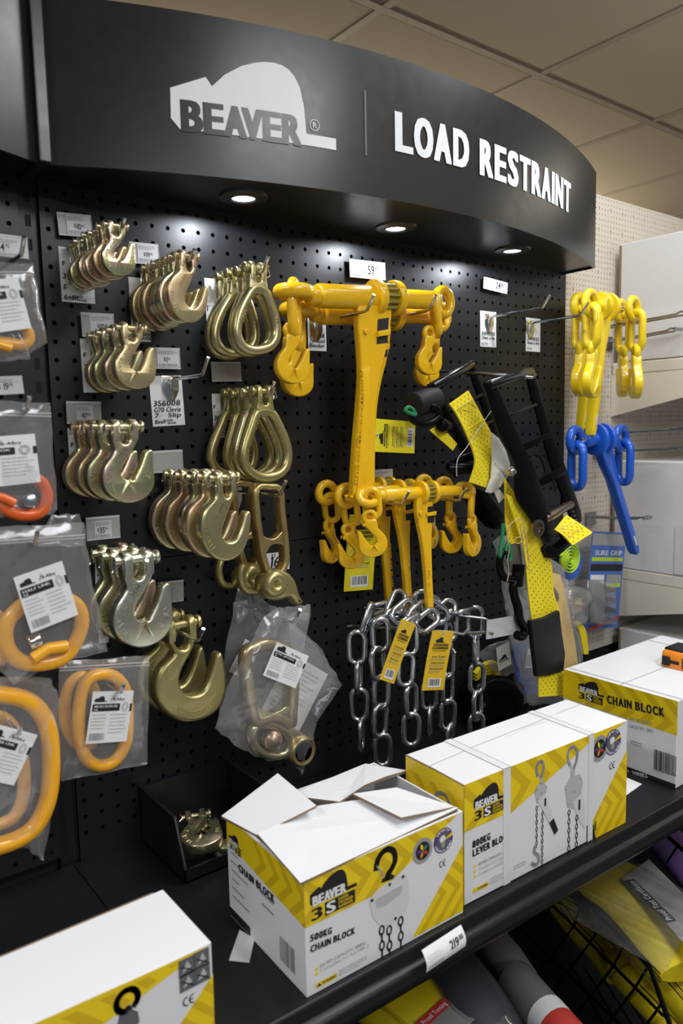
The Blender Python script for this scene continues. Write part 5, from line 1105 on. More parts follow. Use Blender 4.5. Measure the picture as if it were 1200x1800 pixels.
mb = MB(); mb.cyl(at(848, 1240, -.065), at(848, 1240, -.055), .006, RUBBER, 16, .001); mb.build('tool_button', t, 40)
t = thing('strap_loop', 'yellow and black strap loop hanging right of the wear sleeve', 'strap', at(1022, 1125, -.03)); webbing('webbing', t, [(1008, 1095), (1018, 1110), (1026, 1150)], [(1018, 1092), (1030, 1110), (1034, 1150)], -.06, -.06, 4)
mb = MB(); prism_px(mb, [(1006, 1105), (1016, 1118), (1024, 1152), (1008, 1155)], -.055, .01, RUBBER, .002); mb.build('black_backing', t, 40)
t = thing('tape_roll', 'lime green rolled strap on a blue disc right of the front ratchet', 'tape roll', at(998, 985, -.04)); q = at(998, 990, -.03)
mb = MB(); mb.lathe([(0, -.003), (.041, -.003), (.042, 0), (.041, .003), (0, .003)], BLUE, 36, 'Y', q + Vector((.012, .0, 0))); mb.build('blue_disc', t, 40)
LIME = M('lime webbing', (.50, .72, .03), .7); mb = MB(); q = at(1000, 982, -.05)
mb.sweep([q + Vector(((.0035 + .0012 * a) * math.cos(a), 0, (.0035 + .0012 * a) * math.sin(a))) for a in [k * PI / 10 for k in range(90)]], .0014, .006, LIME, 8, up=(0, 1, 0), sq=5); mb.build('rolled_webbing', t, 60)
# ---------------------------------------------------------------- hooks and packs on the cream board
def cream_hook(label, x, z, L):
    t = thing('double_peg_hook', label, 'hook', (x, .03, z), 'grey double prongs on the cream board')
    for dx in (0, .03):
        mb = MB(); mb.tube([(x + dx, .028, z), (x + dx, -L * .5, z + .004), (x + dx, -L, z + .008), (x + dx, -L - .008, z + .012), (x + dx, -L - .018, z + .011)], .0024, WIRE, 8); mb.build('prong', t, 60)
    mb = MB(); mb.box(x - .006, x + .036, .024, .0285, z - .02, z + .012, WIRE, .001); mb.build('base_plate', t, 0)
    mb = MB(); mb.box(x - .003, x + .033, -L - .02, -L - .018, z + .006, z + .014, WIRE); mb.build('end_plate', t, 0)
    return t
def at_y(px, py, Y): return at(px, py, Y)
p = at(985, 498, -.07)
def far_binder(label, Y, dx, mat, name, px, hook=True, rot=0.0, sc=1.0):
    """stout binder seen nearly end on"""
    g = at(*px, Y) + Vector((dx, 0, 0)); t = thing(name, label, 'load binder', g); s = sc
    L = .050 * s
    mb = MB(); mb.cyl(g - Vector((L, 0, 0)), g + Vector((L, 0, 0)), .015 * s, mat, 20, .003); mb.build('barrel', t, 50)
    mb = MB(); mb.cyl(g - Vector((L + .02, 0, 0)), g - Vector((L, 0, 0)), .0085 * s, CHROME, 16); mb.build('screw_thread', t, 50)
    mb = MB(); mb.cyl(g + Vector((L, 0, 0)), g + Vector((L + .02, 0, 0)), .0085 * s, CHROME, 16); mb.build('screw_thread', t, 50)
    for e in (-1, 1): mb = MB(); mb.cyl(g + Vector((e * .014 - .005, 0, 0)), g + Vector((e * .014 + .005, 0, 0)), .032 * s, mat, 28, .002); mb.build('ratchet_plate', t, 50)
    mb = MB(); o = [(-.019, .012), (.019, .012), (.017, -.05), (.010, -.09), (.009, -.27), (.005, -.285), (-.005, -.285), (-.009, -.27), (-.010, -.09), (-.017, -.05)]
    mb.T = Matrix.Translation(g) @ Matrix.Rotation(rot, 4, 'Y'); mb.prism([(a * s, b * s) for a, b in o], -.013 * s, .008 * s, mat, .003 * s); h = mb.build('handle', t, 40)
    mb = MB(); mb.T = Matrix.Translation(g) @ Matrix.Rotation(rot, 4, 'Y'); mb.prism([(-.003 * s, -.262 * s), (.003 * s, -.262 * s), (.003 * s, -.24 * s), (-.003 * s, -.24 * s)], -.0145 * s, -.013 * s, CREAM, 0); mb.build('handle_slot', h, 0)
    for e in (-1, 1):
        c = g + Vector((e * (L + .032), -.022 if hook else 0, 0)); ring = [c + Vector((.018 * s * math.cos(a), 0, .022 * s * math.sin(a))) for a in [2 * PI * k / 18 for k in range(18)]]
        mb = MB(); mb.tube(ring, .0085 * s, mat, 12, closed=True); mb.build('eye', t, 60)
        dirlink(c + Vector((.004 * e, -.008, -.050 * s)), (0, 0, 1), (.3, 1, 0), .102 * s, .052 * s, .0085 * s, mat, 'chain_link', t)
        if hook: eye_hook(c + Vector((.002, -.008, -.098 * s)), 1.12 * s, mat, t, mirror=False, yaw=.5 + .25 * e, tilt=.05)
    return t
far_binder('front bright yellow load binder hanging on the cream board', -.10, 0, YEL2, 'load_binder', (1060, 540), True, 0.16, 1.0)['group'] = 'bright yellow binders on the cream board'
far_binder('rear bright yellow load binder on the cream board', -.035, -.006, YEL2, 'load_binder', (1042, 545), True, 0.14, 1.0)['group'] = 'bright yellow binders on the cream board'
far_binder('blue load binder with a long slanting handle on the cream board', -.09, 0, BLUE, 'load_binder', (1052, 772), False, -.5, 1.12)
for lb, x, z, L in (('upper grey double prong through the bright yellow binders', 1.09, 1.80, .20), ('second grey double prong just below the upper one, right', 1.16, 1.775, .14), ('grey double prong carrying the blue binder', 1.09, 1.545, .19), ('lower grey double prong under the blue binder', 1.13, 1.50, .17), ('grey prong pair behind the blue binder handle', 1.10, 1.335, .11)):
    cream_hook(lb, x, z, L)
t = thing('blister_pack', 'blue carded tool in a clear blister at the right under the blue binder', 'blister pack', at(1060, 1020, -.03))
def cardart(A, w_, h_):
    A.rect(w_ * .02, h_ * .86, w_ * .98, h_ * .98, HOLDER, 2); A.text('SURE GRIP', w_ * .12, h_ * .76, h_ * .05, CARD, 3, width=w_ * .8); A.rect(w_ * .05, h_ * .70, w_ * .95, h_ * .74, LIME, 2)
    A.rect(w_ * .03, h_ * .60, w_ * .97, h_ * .67, INK, 2); A.rect(w_ * .06, h_ * .43, w_ * .45, h_ * .56, CARD, 2); A.rect(w_ * .52, h_ * .43, w_ * .95, h_ * .56, HOLDER, 2); A.poly([(w_ * .52, h_ * .43), (w_ * .95, h_ * .43), (w_ * .95, h_ * .47), (w_ * .52, h_ * .46)], LIME, 3)
    A.poly([(0, 0), (w_ * .3, 0), (w_, h_ * .09), (w_, h_ * .13)], M('red print', (.5, .05, .05), .5), 2)
px_card('backing_card', t, (1025, 935), (1086, 938), (1025, 1108), -.03, cardart, M('blue card', (.07, .16, .50), .5))
mb = MB(); prism_px(mb, [(1042, 1035), (1050, 1022), (1060, 1025), (1064, 1045), (1062, 1090), (1044, 1092)], -.055, .02, GREY_V, .004, 2); mb.build('tool_handle', t, 50)
for k in range(4): mb = MB(); prism_px(mb, [(1066, 1030 + k * 18), (1082, 1034 + k * 18), (1082, 1042 + k * 18), (1066, 1038 + k * 18)], -.045, .012, RUBBER, .002); mb.build('spare_blade', t, 40)
mb = MB(); prism_px(mb, [(1034, 1020), (1084, 1022), (1084, 1100), (1034, 1098)], -.066, .034, CLAM, .006); mb.build('clear_blister', t, 50)
t = thing('blister_pack', 'empty looking clear moulded pack left of the blue carded tool', 'blister pack', at(1020, 1060, -.05))
mb = MB(); prism_px(mb, [(1003, 1040), (1022, 1032), (1040, 1040), (1044, 1055), (1036, 1066), (1036, 1092), (1006, 1106), (998, 1080)], -.085, .045, CLAM, .008, 2); mb.build('clear_shell', t, 50)
mb = MB(); prism_px(mb, [(1004, 1062), (1022, 1050), (1024, 1072), (1006, 1084)], -.06, .01, COPPERY, .002); mb.build('buckle', t, 40)
# ---------------------------------------------------------------- printed cartons on the shelf
PURPLE = M('purple print', (.10, .04, .22), .5); REDP = M('red ink', (.55, .05, .04), .5); ORP = M('orange ink', (.75, .25, .03), .5); GRNP = M('green ink', (.02, .25, .10), .5)
STEELP = M('silver print', (.42, .42, .44), .35, .3); PGREY = M('product grey print', (.50, .49, .49), .5); PLIGHT = M('product white print', (.68, .68, .68), .5)
class Face:
    """printing on a carton face; pixel-traced points are turned into face coordinates"""
    def __init__(s, o, u, v, W_, H_): s.o, s.u, s.v, s.W, s.H = Vector(o), Vector(u).normalized(), Vector(v).normalized(), W_, H_; s.n = s.u.cross(s.v); s.A = Art(plane_map(s.o, s.u, s.v), .00016)
    def px(s, x, y):
        d = ray(x, y); k = (s.o - CAM).dot(s.n) / d.dot(s.n); p = CAM + d * k - s.o; return (p.dot(s.u), p.dot(s.v))
    def poly(s, pts, mat, layer=1, f=None, clip=None): s.A.poly([s.px(*(f(*p) if f else p)) for p in pts], mat, layer, clip=clip)
    def text(s, t, p0, p1, hpx, mat, layer=3, bold=1, f=None, **k):
        """text whose baseline runs between two traced points, cap height hpx pixels"""
        g = f or (lambda a, b: (a, b)); a, b = s.px(*g(*p0)), s.px(*g(*p1)); c = s.px(*g(p0[0], p0[1] - hpx)); h = math.hypot(c[0] - a[0], c[1] - a[1])
        s.A.text(t, a[0], a[1], h, mat, layer, width=math.hypot(b[0] - a[0], b[1] - a[1]), bold=bold, rot=math.atan2(b[1] - a[1], b[0] - a[0]), **k)
def ink_chevrons(A, region, x0, y0, dx, n, wd, h, mat, layer=2, flip=1, lean=0.0):
    for k in range(n):
        x = x0 + dx * k; A.poly([(x, y0), (x + wd, y0), (x + wd + h * flip, y0 + h), (x + wd + lean, y0 + 2 * h), (x + lean, y0 + 2 * h), (x + h * flip, y0 + h)], mat, layer, clip=region)
def logo3s(A, x, y, w, layer=3):
    """beaver emblem with the 3S line below: y is the bottom of the 3S line"""
    logo(A, x, y + w * .36, w, INK, CARD, layer)
    A.text('3', x + .02 * w, y + .02 * w, w * .26, INK, layer, width=w * .30, bold=2); A.rect(x + .38 * w, y, x + 1.2 * w, y + .31 * w, INK, layer); A.text('S', x + .41 * w, y + .03 * w, w * .25, CARD, layer + 1, width=w * .26, bold=2)
    for k, s_ in enumerate(('SUPERIOR', 'STRONGER', 'SAFER')): A.text(s_, x + .74 * w, y + (.035 + .09 * k) * w, w * .065, YPRINT, layer + 1, width=w * (.40 if k < 2 else .28))
def badges(A, x, y, r, x2, y2):
    A.disc(x, y, r, STEELP, 3, 32); A.disc(x, y, r * .70, INK, 4, 32)
    for k, m in enumerate((YPRINT, PURPLE, ORP, REDP, GRNP)):
        th = PI / 2 + .3 + 2 * PI * k / 5; A.poly([(x, y), (x + r * .38 * math.cos(th - .42), y + r * .38 * math.sin(th - .42)), (x + r * .62 * math.cos(th), y + r * .62 * math.sin(th)), (x + r * .38 * math.cos(th + .42), y + r * .38 * math.sin(th + .42))], m, 5)
    A.disc(x2, y2, r, PURPLE, 3, 32); A.disc(x2, y2, r * .70, GREY_V, 4, 32); A.poly([(x2, y2), (x2 + r * .98, y2 + r * .12), (x2 + r * .9, y2 + r * .42)], YPRINT, 5)
    A.disc(x2 - r * .1, y2 + r * .15, r * .30, CARD, 6); A.poly([(x2 - r * .3, y2 - r * .1), (x2 + r * .15, y2), (x2 + r * .1, y2 - r * .55), (x2 - r * .2, y2 - r * .5)], STEELP, 6)
    for j, (s_, a0, sg) in enumerate((('SUITABLE FOR', 2.5, -1), ('UNDERGROUND MINING', 3.35, 1))):
        n = len(s_)
        for i, ch in enumerate(s_):
            th = a0 + sg * (i * (1.75 if j == 0 else 2.6) / n)
            if ch != ' ':
                rr_ = r * (.76 if j == 0 else .92); A.text(ch, x2 + rr_ * math.cos(th), y2 + rr_ * math.sin(th), r * .17, CARD, 4, width=r * .13, rot=th + (-PI / 2 if j == 0 else PI / 2))
def ce(A, x, y, h):
    A.ring(x, y, h / 2, h * .14, INK, 3, 14, PI * .5, PI * 1.5); A.ring(x + h * .75, y, h / 2, h * .14, INK, 3, 14, PI * .5, PI * 1.5); A.rect(x + h * .28, y - h * .06, x + h * .7, y + h * .06, INK, 3)
def printed_chain(A, x, y0, y1, wd, mat, layer=4):
    y = y1; k = 0
    while y > y0:
        L = wd * 1.5
        if k % 2 == 0: A.ring(x, y - L / 2, wd * .42, wd * .24, mat, layer, 10, ry=L * .46)
        else: A.rect(x - wd * .14, y - L * .85, x + wd * .14, y + L * .0, mat, layer)
        y -= L * .78; k += 1
def carton_t(label, o, rot, W_, D_, H_, wall=False):
    t = thing('printed_carton', label, 'box', o); c, s_ = math.cos(rot), math.sin(rot)
    u = Vector((c, s_, 0)); b = Vector((-s_, c, 0)); z = Vector((0, 0, 1)); o = Vector(o); mb = MB()
    T = Matrix.Translation(o) @ Matrix.Rotation(rot, 4, 'Z'); mb.T = T
    if not wall: mb.box(0, W_, 0, D_, .0008, H_, WHITE_BOX, .0012); mb.build('body', t, 0)
    else:
        for nm, q in (('front_panel', (0, W_, 0, .003)), ('back_panel', (0, W_, D_ - .003, D_)), ('side_panel', (0, .003, .003, D_ - .003)), ('side_panel', (W_ - .003, W_, .003, D_ - .003))):
            mb = MB(); mb.T = T; mb.box(q[0], q[1], q[2], q[3], .0008, H_, WHITE_BOX); mb.build(nm, t, 0)
        mb = MB(); mb.T = T; mb.box(.003, W_ - .003, .003, D_ - .003, .001, .004, KRAFT); mb.build('bottom_panel', t, 0)
    return t, o, u, b, z, T
# 500 kg chain block carton, its top torn open
t, o, u, b, z, T = carton_t('torn open yellow and white carton reading 500KG CHAIN BLOCK', (-.110, -.4405, SH), -.033, .2455, .184, .141, True)
F = Face(o, u, z, .2455, .141); A = F.A; W_, H_ = F.W, F.H; zf = lambda x, y: (360 + x / 2.5, 1320 + y / 2.5)
top = [(0, .60 * H_), (.44 * W_, .60 * H_), (.965 * W_, H_ * .995), (0, H_ * .995)]; tri = [(.64 * W_, .004), (W_, .004), (W_, .68 * H_)]
A.poly(top, YPRINT, 1); A.poly(tri, YPRINT, 1)
ink_chevrons(A, top, -.02, .55 * H_, .032, 10, .014, .26 * H_, YDARK); ink_chevrons(A, tri, .5 * W_, -.1 * H_, .026, 9, .011, .4 * H_, YDARK)
logo3s(A, .030 * W_, .625 * H_, .052)
F.text('500KG', (460, 838), (556, 800), 28, INK, f=zf, bold=3); F.text('CHAIN BLOCK', (462, 885), (658, 800), 28, INK, f=zf, bold=3)
A.text('RATED CAPACITY: 500KG', .075 * W_, .205 * H_, .0042, INKG, 3, width=.065, bold=0); A.text('Complies to AS 1418.2', .075 * W_, .165 * H_, .0042, INKL, 3, width=.07, bold=0)
for k in (.17, .21): A.disc(.055 * W_, k * H_, .0022, YPRINT, 3, 8)
A.rect(.05 * W_, .045 * H_, .17 * W_, .085 * H_, YPRINT, 2); A.text('WARNING', .085 * W_, .053 * H_, .0036, INK, 3, width=.019); A.poly([(.055 * W_, .05 * H_), (.08 * W_, .05 * H_), (.0675 * W_, .08 * H_)], INK, 3); A.lines(.18 * W_, .04 * H_, .36 * W_, .10 * H_, 3, INKG, 2, 3, .3)
# printed chain block
F.poly([(722, 660), (740, 625), (780, 590), (840, 555), (880, 535), (892, 560), (896, 640), (885, 690), (855, 735), (810, 770), (770, 768), (735, 730)], PLIGHT, 3, zf); F.poly([(745, 655), (770, 640), (850, 595), (868, 590), (860, 625), (790, 680), (755, 690)], PGREY, 4, zf)
for x, y in ((868, 551), (810, 585), (732, 655), (835, 735)): q = F.px(*zf(x, y)); A.disc(q[0], q[1], .0022, INK, 5, 10)
q = [F.px(*zf(x, y)) for x, y in ((750, 518), (757, 480), (778, 445), (805, 430), (828, 442), (834, 475), (822, 510), (803, 540), (800, 560))]; A.line(catmull([(a, b_, 0) for a, b_ in q], 4, False), .0075, INK, 4)
F.poly([(772, 580), (778, 560), (818, 538), (832, 548), (826, 560)], INK, 4, zf); q = [F.px(*zf(x, y)) for x, y in ((755, 505), (782, 545))]; A.line(q, .0022, STEELP, 5)
for x, a, c_ in ((775, 765, 905), (808, 765, 885), (858, 725, 865)): p0, p1 = F.px(*zf(x, a)), F.px(*zf(x, c_)); printed_chain(A, p0[0], max(.003, p1[1]), p0[1], .0085, INK)
q1, q2 = F.px(*zf(955, 437)), F.px(*zf(1046, 392)); badges(A, q1[0], q1[1], .0165, q2[0], q2[1]); q = F.px(*zf(1040, 495)); ce(A, q[0], q[1], .008)
A.build('front_print', t)
Fl = Face(o + b * .184, -b, z, .184, .141); A = Fl.A; W_, H_ = Fl.W, Fl.H; zs = lambda x, y: (380 + x / 5, 1450 + y / 5)
band = [(0, .74 * H_), (W_, .60 * H_), (W_, H_ * .99), (0, H_ * .99)]; A.poly(band, YPRINT, 1); ink_chevrons(A, band, .05, .55 * H_, .03, 5, .012, .28 * H_, YDARK)
logo3s(A, .006, .70 * H_, .026); Fl.text('CHAIN BLOCK', (200, 400), (515, 690), 60, INK, f=zs, bold=3)
for k in range(6): A.rect(.01, H_ * (.66 - .085 * k), .03 + .012 * (k % 3), H_ * (.675 - .085 * k), INKG, 2)
A.rect(.085, .54 * H_, .115, .56 * H_, INKG, 2); A.rect(.088, .44 * H_, .115, .46 * H_, INKG, 2); A.barcode(.128, .10 * H_, .160, .32 * H_, INKG, 2, 5, 12)
A.rect(0, .002, .055, .10 * H_, INK, 2); A.build('side_print', t)
def flap(name, pts, th=.003, mat=None):
    """cardboard flap: traced corners each with its own height"""
    P3 = [atz(x, y, zz) for x, y, zz in pts]; n = len(P3); mb = MB()
    mb.add(P3 + [p - Vector((0, 0, th)) for p in P3], [tuple(range(n)), tuple(range(n, 2 * n))[::-1]], mat or WHITE_BOX)
    mb.add(P3 + [p - Vector((0, 0, th)) for p in P3], [(k, (k + 1) % n, n + (k + 1) % n, n + k) for k in range(n)], KRAFT); return mb.build(name, t, 0)
zt = SH + .1415
flap('top_flap', [(389, 1434, zt + .001), (488, 1359, zt + .028), (556, 1416, zt + .022), (452, 1468, zt + .003)])
flap('top_flap', [(452, 1465, zt + .012), (528, 1552, zt + .001), (806, 1420, zt + .001), (720, 1392, zt + .003), (640, 1404, zt + .004), (560, 1416, zt + .006)])
flap('top_flap', [(506, 1398, zt + .004), (642, 1342, zt + .001), (716, 1354, zt + .002), (680, 1364, zt + .010), (640, 1380, zt + .011), (597, 1409, zt + .007)])
flap('top_flap', [(620, 1395, zt + .012), (697, 1384, zt + .008), (798, 1418, zt + .002), (705, 1437, zt + .014)])
# 800 kg lever block carton with two white straps
t, o, u, b, z, T = carton_t('long yellow and white carton reading 800KG LEVER BLOCK, strapped twice', (.147, -.4405, SH), -.0478, .3555, .118, .1700)
F = Face(o, u, z, .3555, .17); A = F.A; W_, H_ = F.W, F.H; zf = lambda x, y: (660 + x / 2.2222, 1180 + y / 2.2222)
ux = lambda x, y: F.px(*zf(x, y))[0]; s0, s1, s2, s3 = ux(497, 600), ux(525, 600), ux(829, 450), ux(848, 450)
left = [(0, .615 * H_), (s0, .615 * H_), (s0, H_), (0, H_)]; A.poly(left, YPRINT, 1); ink_chevrons(A, left, -.02, .5 * H_, .04, 4, .018, .26 * H_, YDARK)
mid = [(s1, .60 * H_), (s2, .93 * H_), (s2, H_), (s1, H_)]; A.poly(mid, YPRINT, 1); ink_chevrons(A, mid, s1 - .06, .56 * H_, .042, 7, .019, .24 * H_, YDARK)
rt_ = [(s3, .03), (W_, H_ * .72), (W_, 0), (s3 + .008, 0)]; A.poly(rt_, YPRINT, 1); ink_chevrons(A, rt_, s3 - .05, -.1 * H_, .028, 6, .012, .36 * H_, YDARK); rt2 = [(s3, .86 * H_), (s3, H_), (W_ * .99, H_)]; A.poly(rt2, YPRINT, 1)
A.rect(s2 - .002, .0, s3 + .01, .028, INK, 1)
logo3s(A, .017, .665 * H_, .048)
F.text('800KG', (377, 690), (447, 655), 26, INK, f=zf, bold=3); F.text('LEVER BLOCK', (378, 724), (522, 650), 26, INK, f=zf, bold=3)
for k, (s_, m) in enumerate((('RATED CAPACITY: 800KG', INKG), ('Standard Lift 1.5m', INKL), ('Complies to AS/NZS 1418.2', INKL))): A.text(s_, .026, (.285 - .043 * k) * H_, .0042, m, 3, width=(.062, .048, .06)[k], bold=0 if k else 1); A.disc(.019, (.297 - .043 * k) * H_, .0022, YPRINT, 3, 8)
A.rect(.016, .075 * H_, .045, .11 * H_, YPRINT, 2); A.text('WARNING', .024, .083 * H_, .0036, INK, 3, width=.019); A.lines(.048, .07 * H_, .086, .13 * H_, 3, INKG, 2, 3, .3)
def lever(hk, neck, body, lever_, grip, bolts, ch, hkx):
    q = [F.px(*zf(x, y)) for x, y in hk]; A.line(catmull([(a, c_, 0) for a, c_ in q], 4, False), .0052, PGREY, 3)
    F.poly(neck, PGREY, 3, zf); F.poly(body, PGREY, 3, zf); F.poly(lever_, PLIGHT, 4, zf)
    if grip: F.poly(grip, INK, 5, zf)
    for x, y in bolts: a = F.px(*zf(x, y)); A.disc(a[0], a[1], .0016, INKG, 5, 8)
    for x, y0, y1, w_ in ch: p0, p1 = F.px(*zf(x, y0)), F.px(*zf(x, y1)); printed_chain(A, p0[0], max(.002, p1[1]), p0[1], w_, INK)
    if hkx: q = [F.px(*zf(x, y)) for x, y in hkx]; A.line(catmull([(a, c_, 0) for a, c_ in q], 4, False), .0055, PGREY, 4)
lever([(632, 410), (626, 385), (632, 360), (646, 352), (655, 370), (650, 395), (643, 412)], [(638, 408), (652, 404), (650, 440), (640, 442)], [(620, 470), (632, 440), (655, 432), (668, 450), (662, 480), (650, 510), (628, 512)], [(630, 505), (660, 475), (676, 520), (692, 575), (676, 590), (650, 540)], [(676, 590), (693, 573), (711, 618), (697, 638)], [(626, 462), (664, 452), (645, 475), (632, 500)], [(628, 525, 680, .0045), (650, 545, 750, .0045)], [(622, 680), (618, 705), (634, 720), (634, 745), (620, 756), (608, 748)])
lever([(760, 370), (748, 340), (755, 305), (772, 296), (786, 315), (783, 350), (772, 378)], [(760, 375), (778, 372), (776, 410), (762, 412)], [(738, 450), (760, 412), (798, 400), (808, 435), (800, 480), (780, 540), (748, 530)], [(770, 510), (805, 470), (815, 530), (817, 615), (800, 595), (782, 555)], None, [(742, 462), (798, 418), (772, 470), (752, 520)], [(754, 540, 690, .006), (784, 560, 670, .006)], None)
a = F.px(*zf(660, 510)); A.rect(a[0] - .0018, a[1] - .006, a[0] + .0018, a[1] + .006, INK, 6); a = F.px(*zf(793, 520)); A.rect(a[0] - .0022, a[1] - .008, a[0] + .0022, a[1] + .008, INK, 6)
a = F.px(*zf(538, 775)); A.lines(a[0], a[1] - .001, a[0] + .03, a[1] + .006, 2, INKG, 2, 9, .35)
q1, q2 = F.px(*zf(868, 303)), F.px(*zf(925, 276)); badges(A, q1[0] + .003, q1[1], .0205, q2[0], q2[1]); q = F.px(*zf(920, 368)); ce(A, q[0], q[1], .010)
A.build('front_print', t)
Fl = Face(o + b * .118, -b, z, .118, .17); A = Fl.A; A.rect(0, 0, .118, .17, YPRINT, 1); ink_chevrons(A, [(0, 0), (.118, 0), (.118, .17), (0, .17)], -.02, .05, .034, 5, .014, .05, YDARK)
q = [Fl.px(*zf(x, y)) for x, y in ((240, 500), (236, 485), (250, 475), (270, 482), (285, 505), (300, 545))]; A.line(catmull([(x, y, 0) for x, y in q], 4, False), .0055, PGREY, 3); A.build('side_print', t)
Ft = Face(o + z * .17, u, b, .3555, .118); A = Ft.A
for pts in ([(190, 380), (345, 312)], [(370, 300), (685, 176)], [(705, 166), (820, 122)]): q = [Ft.px(*zf(*p)) for p in pts]; A.line(q, .0007, INKG, 2)
q = [Ft.px(*zf(*p)) for p in ((520, 255), (600, 215), (690, 190))]; A.line(q, .0005, INKL, 2); A.build('top_seam', t)
STRAPM = M('white strapping', (.76, .76, .77), .35)
for a, c_ in ((s0, s1), (s2, s3)):
    mb = MB(); mb.T = T; mb.box(a, c_, -.0009, -.0003, 0.001, .1706, STRAPM); mb.build('strap', t, 0); mb = MB(); mb.T = T; mb.box(a, c_, -.0009, .118, .1701, .1706, STRAPM); mb.build('strap', t, 0)
    for e in (a, c_):
        mb = MB(); mb.T = T; mb.box(e - .0003, e + .0003, 0, .118, .1706, .1709, INKG); mb.build('strap_edge', t, 0)
mb = MB(); mb.T = T; mb.tube([(0, 0, .169), (0, .03, .1695), (0, .06, .170), (0, .118, .169)], .0012, KRAFT, 6); mb.build('worn_edge', t, 0)
# 2000 kg chain block carton at the right with a tape measure on top
XC = .666; q0 = atx(990, 1176, XC); DC = q0.y + .452; HC = q0.z - SH
t, o, u, b, z, T = carton_t('yellow and white carton at right reading CHAIN BLOCK with a tape measure on it', (XC, -.452, SH), 0, .36, DC, HC)
Fl = Face((XC, q0.y, SH), (0, -1, 0), (0, 0, 1), DC, HC); A = Fl.A; W_, H_ = Fl.W, Fl.H; z3 = lambda x, y: (900 + x / 4, 1080 + y / 4)
v1 = Fl.px(*z3(368, 585))[1]; band = [(0, v1), (W_, v1 - .004), (W_, H_), (0, H_)]; A.poly(band, YPRINT, 1); ink_chevrons(A, band, .02, v1 - .03, .036, 7, .017, .045, YDARK, flip=1)
qa, qb = Fl.px(*z3(466, 580)), Fl.px(*z3(605, 600)); logo3s(A, qa[0], qa[1] - .002, (qb[0] - qa[0]) * 1.02)
Fl.text('CHAIN BLOCK', (668, 622), (1072, 720), 54, INK, f=z3, bold=3); Fl.text('NET WT: 19.5KG', (826, 742), (980, 776), 22, INKG, f=z3); Fl.text('GROSS WT: 20KG', (826, 796), (992, 832), 22, INKG, f=z3)
A.lines(*Fl.px(*z3(835, 915)), *Fl.px(*z3(915, 905)), 2, INKG, 2, 3, .4)
q1, q2 = Fl.px(*z3(995, 1085)), Fl.px(*z3(1155, 1015)); A.barcode(q1[0], q1[1], q2[0], q2[1] + .004, INK, 2, 6, 20); Fl.text('CODE: 903220', (1030, 972), (1118, 992), 14, INKG, f=z3); Fl.text('9 322287 018676', (992, 1100), (1155, 1140), 14, INKG, f=z3, bold=0)
A.rect(0, .001, W_, Fl.px(*z3(812, 1070))[1], INK, 1); Fl.text('CAPACITY: 2000KG', (690, 1095), (952, 1150), 26, CARD, f=z3, bold=2); A.build('side_print', t)
A = Face(o + z * HC, u, b, .36, DC).A
A.rect(.012, .0, .016, DC, INKL, 2); A.line([(.0, .11), (.36, .11)], .0012, INKG, 2); A.rect(.300, .0, .304, DC, INKL, 2); A.build('top_seam', t)
tm = thing('tape_measure', 'orange and black tape measure lying on the right carton', 'tape measure', (.845, -.362, SH + HC)); zb = SH + HC + .0004
mb = MB(); o_ = catmull([(.822, zb + .002, 0), (.824, zb + .026, 0), (.834, zb + .034, 0), (.860, zb + .035, 0), (.884, zb + .028, 0), (.888, zb + .004, 0), (.880, zb, 0), (.830, zb, 0)], 4); ORT = M('orange tool plastic', (.85, .25, .015), .4)
mb.prism([(p.x, p.y) for p in o_], -.392, -.332, ORT, .006, steps=3); mb.build('case', tm, 50)
mb = MB(); mb.box(.830, .882, -.390, -.334, zb + .0305, zb + .0375, RUBBER, .003); mb.build('rubber_top', tm, 40)
mb = MB(); mb.box(.8185, .824, -.352, -.336, zb + .004, zb + .022, RUBBER, .0015); mb.build('belt_clip', tm, 40); mb = MB(); mb.box(.8195, .824, -.370, -.352, zb + .010, zb + .016, RUBBER, .001); mb.build('clip_arm', tm, 40)
mb = MB(); mb.box(.8205, .8235, -.388, -.376, zb + .004, zb + .026, RUBBER, .001); mb.build('tape_mouth', tm, 40)
# white carton at the lower left corner
t, o, u, b, z, T = carton_t('white topped carton with yellow print at the bottom left corner', (-.60, -.443, SH), 0, .374, .1145, .1240)
F = Face(o, u, z, .374, .124); A = F.A; W_, H_ = F.W, F.H; z0 = lambda x, y: (x / 2.857, 1280 + y / 2.857); yz = [(1030, 1098), (150, 1494), (60, 1700), (300, 1700), (910, 1195)]
reg = [F.px(*z0(*p)) for p in ((1032, 1097), (905, 1200), (420, 1560), (0, 1900), (0, 1560))]; A.poly(reg, YPRINT, 1); ink_chevrons(A, reg, .02, .02, .034, 12, .014, .05, YDARK)
reg = [F.px(*z0(*p)) for p in ((1068, 1235), (1080, 1600), (830, 1600))]; A.poly(reg, YPRINT, 1); ink_chevrons(A, reg, .22, -.01, .026, 8, .011, .05, YDARK)
for x, y in ((935, 1195), (1010, 1155), (940, 1270), (1015, 1232)): q = F.px(*z0(x, y)); A.rect(q[0] - .0085, q[1] - .009, q[0] + .0085, q[1] + .009, GREY_V, 3); A.poly([(q[0] - .005, q[1] - .005), (q[0] + .005, q[1] - .002), (q[0] + .001, q[1] + .006)], INKL, 4); A.line([(q[0] - .006, q[1] + .002), (q[0] + .006, q[1] - .006)], .0014, INK, 5)
q = F.px(*z0(940, 1368)); ce(A, q[0], q[1], .009); q = F.px(*z0(637, 1365)); A.ring(q[0], q[1], .0105, .006, INK, 4, 20, -.9, 4.6); F.poly([(600, 1430), (640, 1400), (690, 1420), (700, 1470), (660, 1530), (580, 1530)], GREY_V, 3, z0); F.poly([(625, 1400), (645, 1385), (665, 1400), (650, 1420)], INK, 4, z0); A.build('front_print', t)
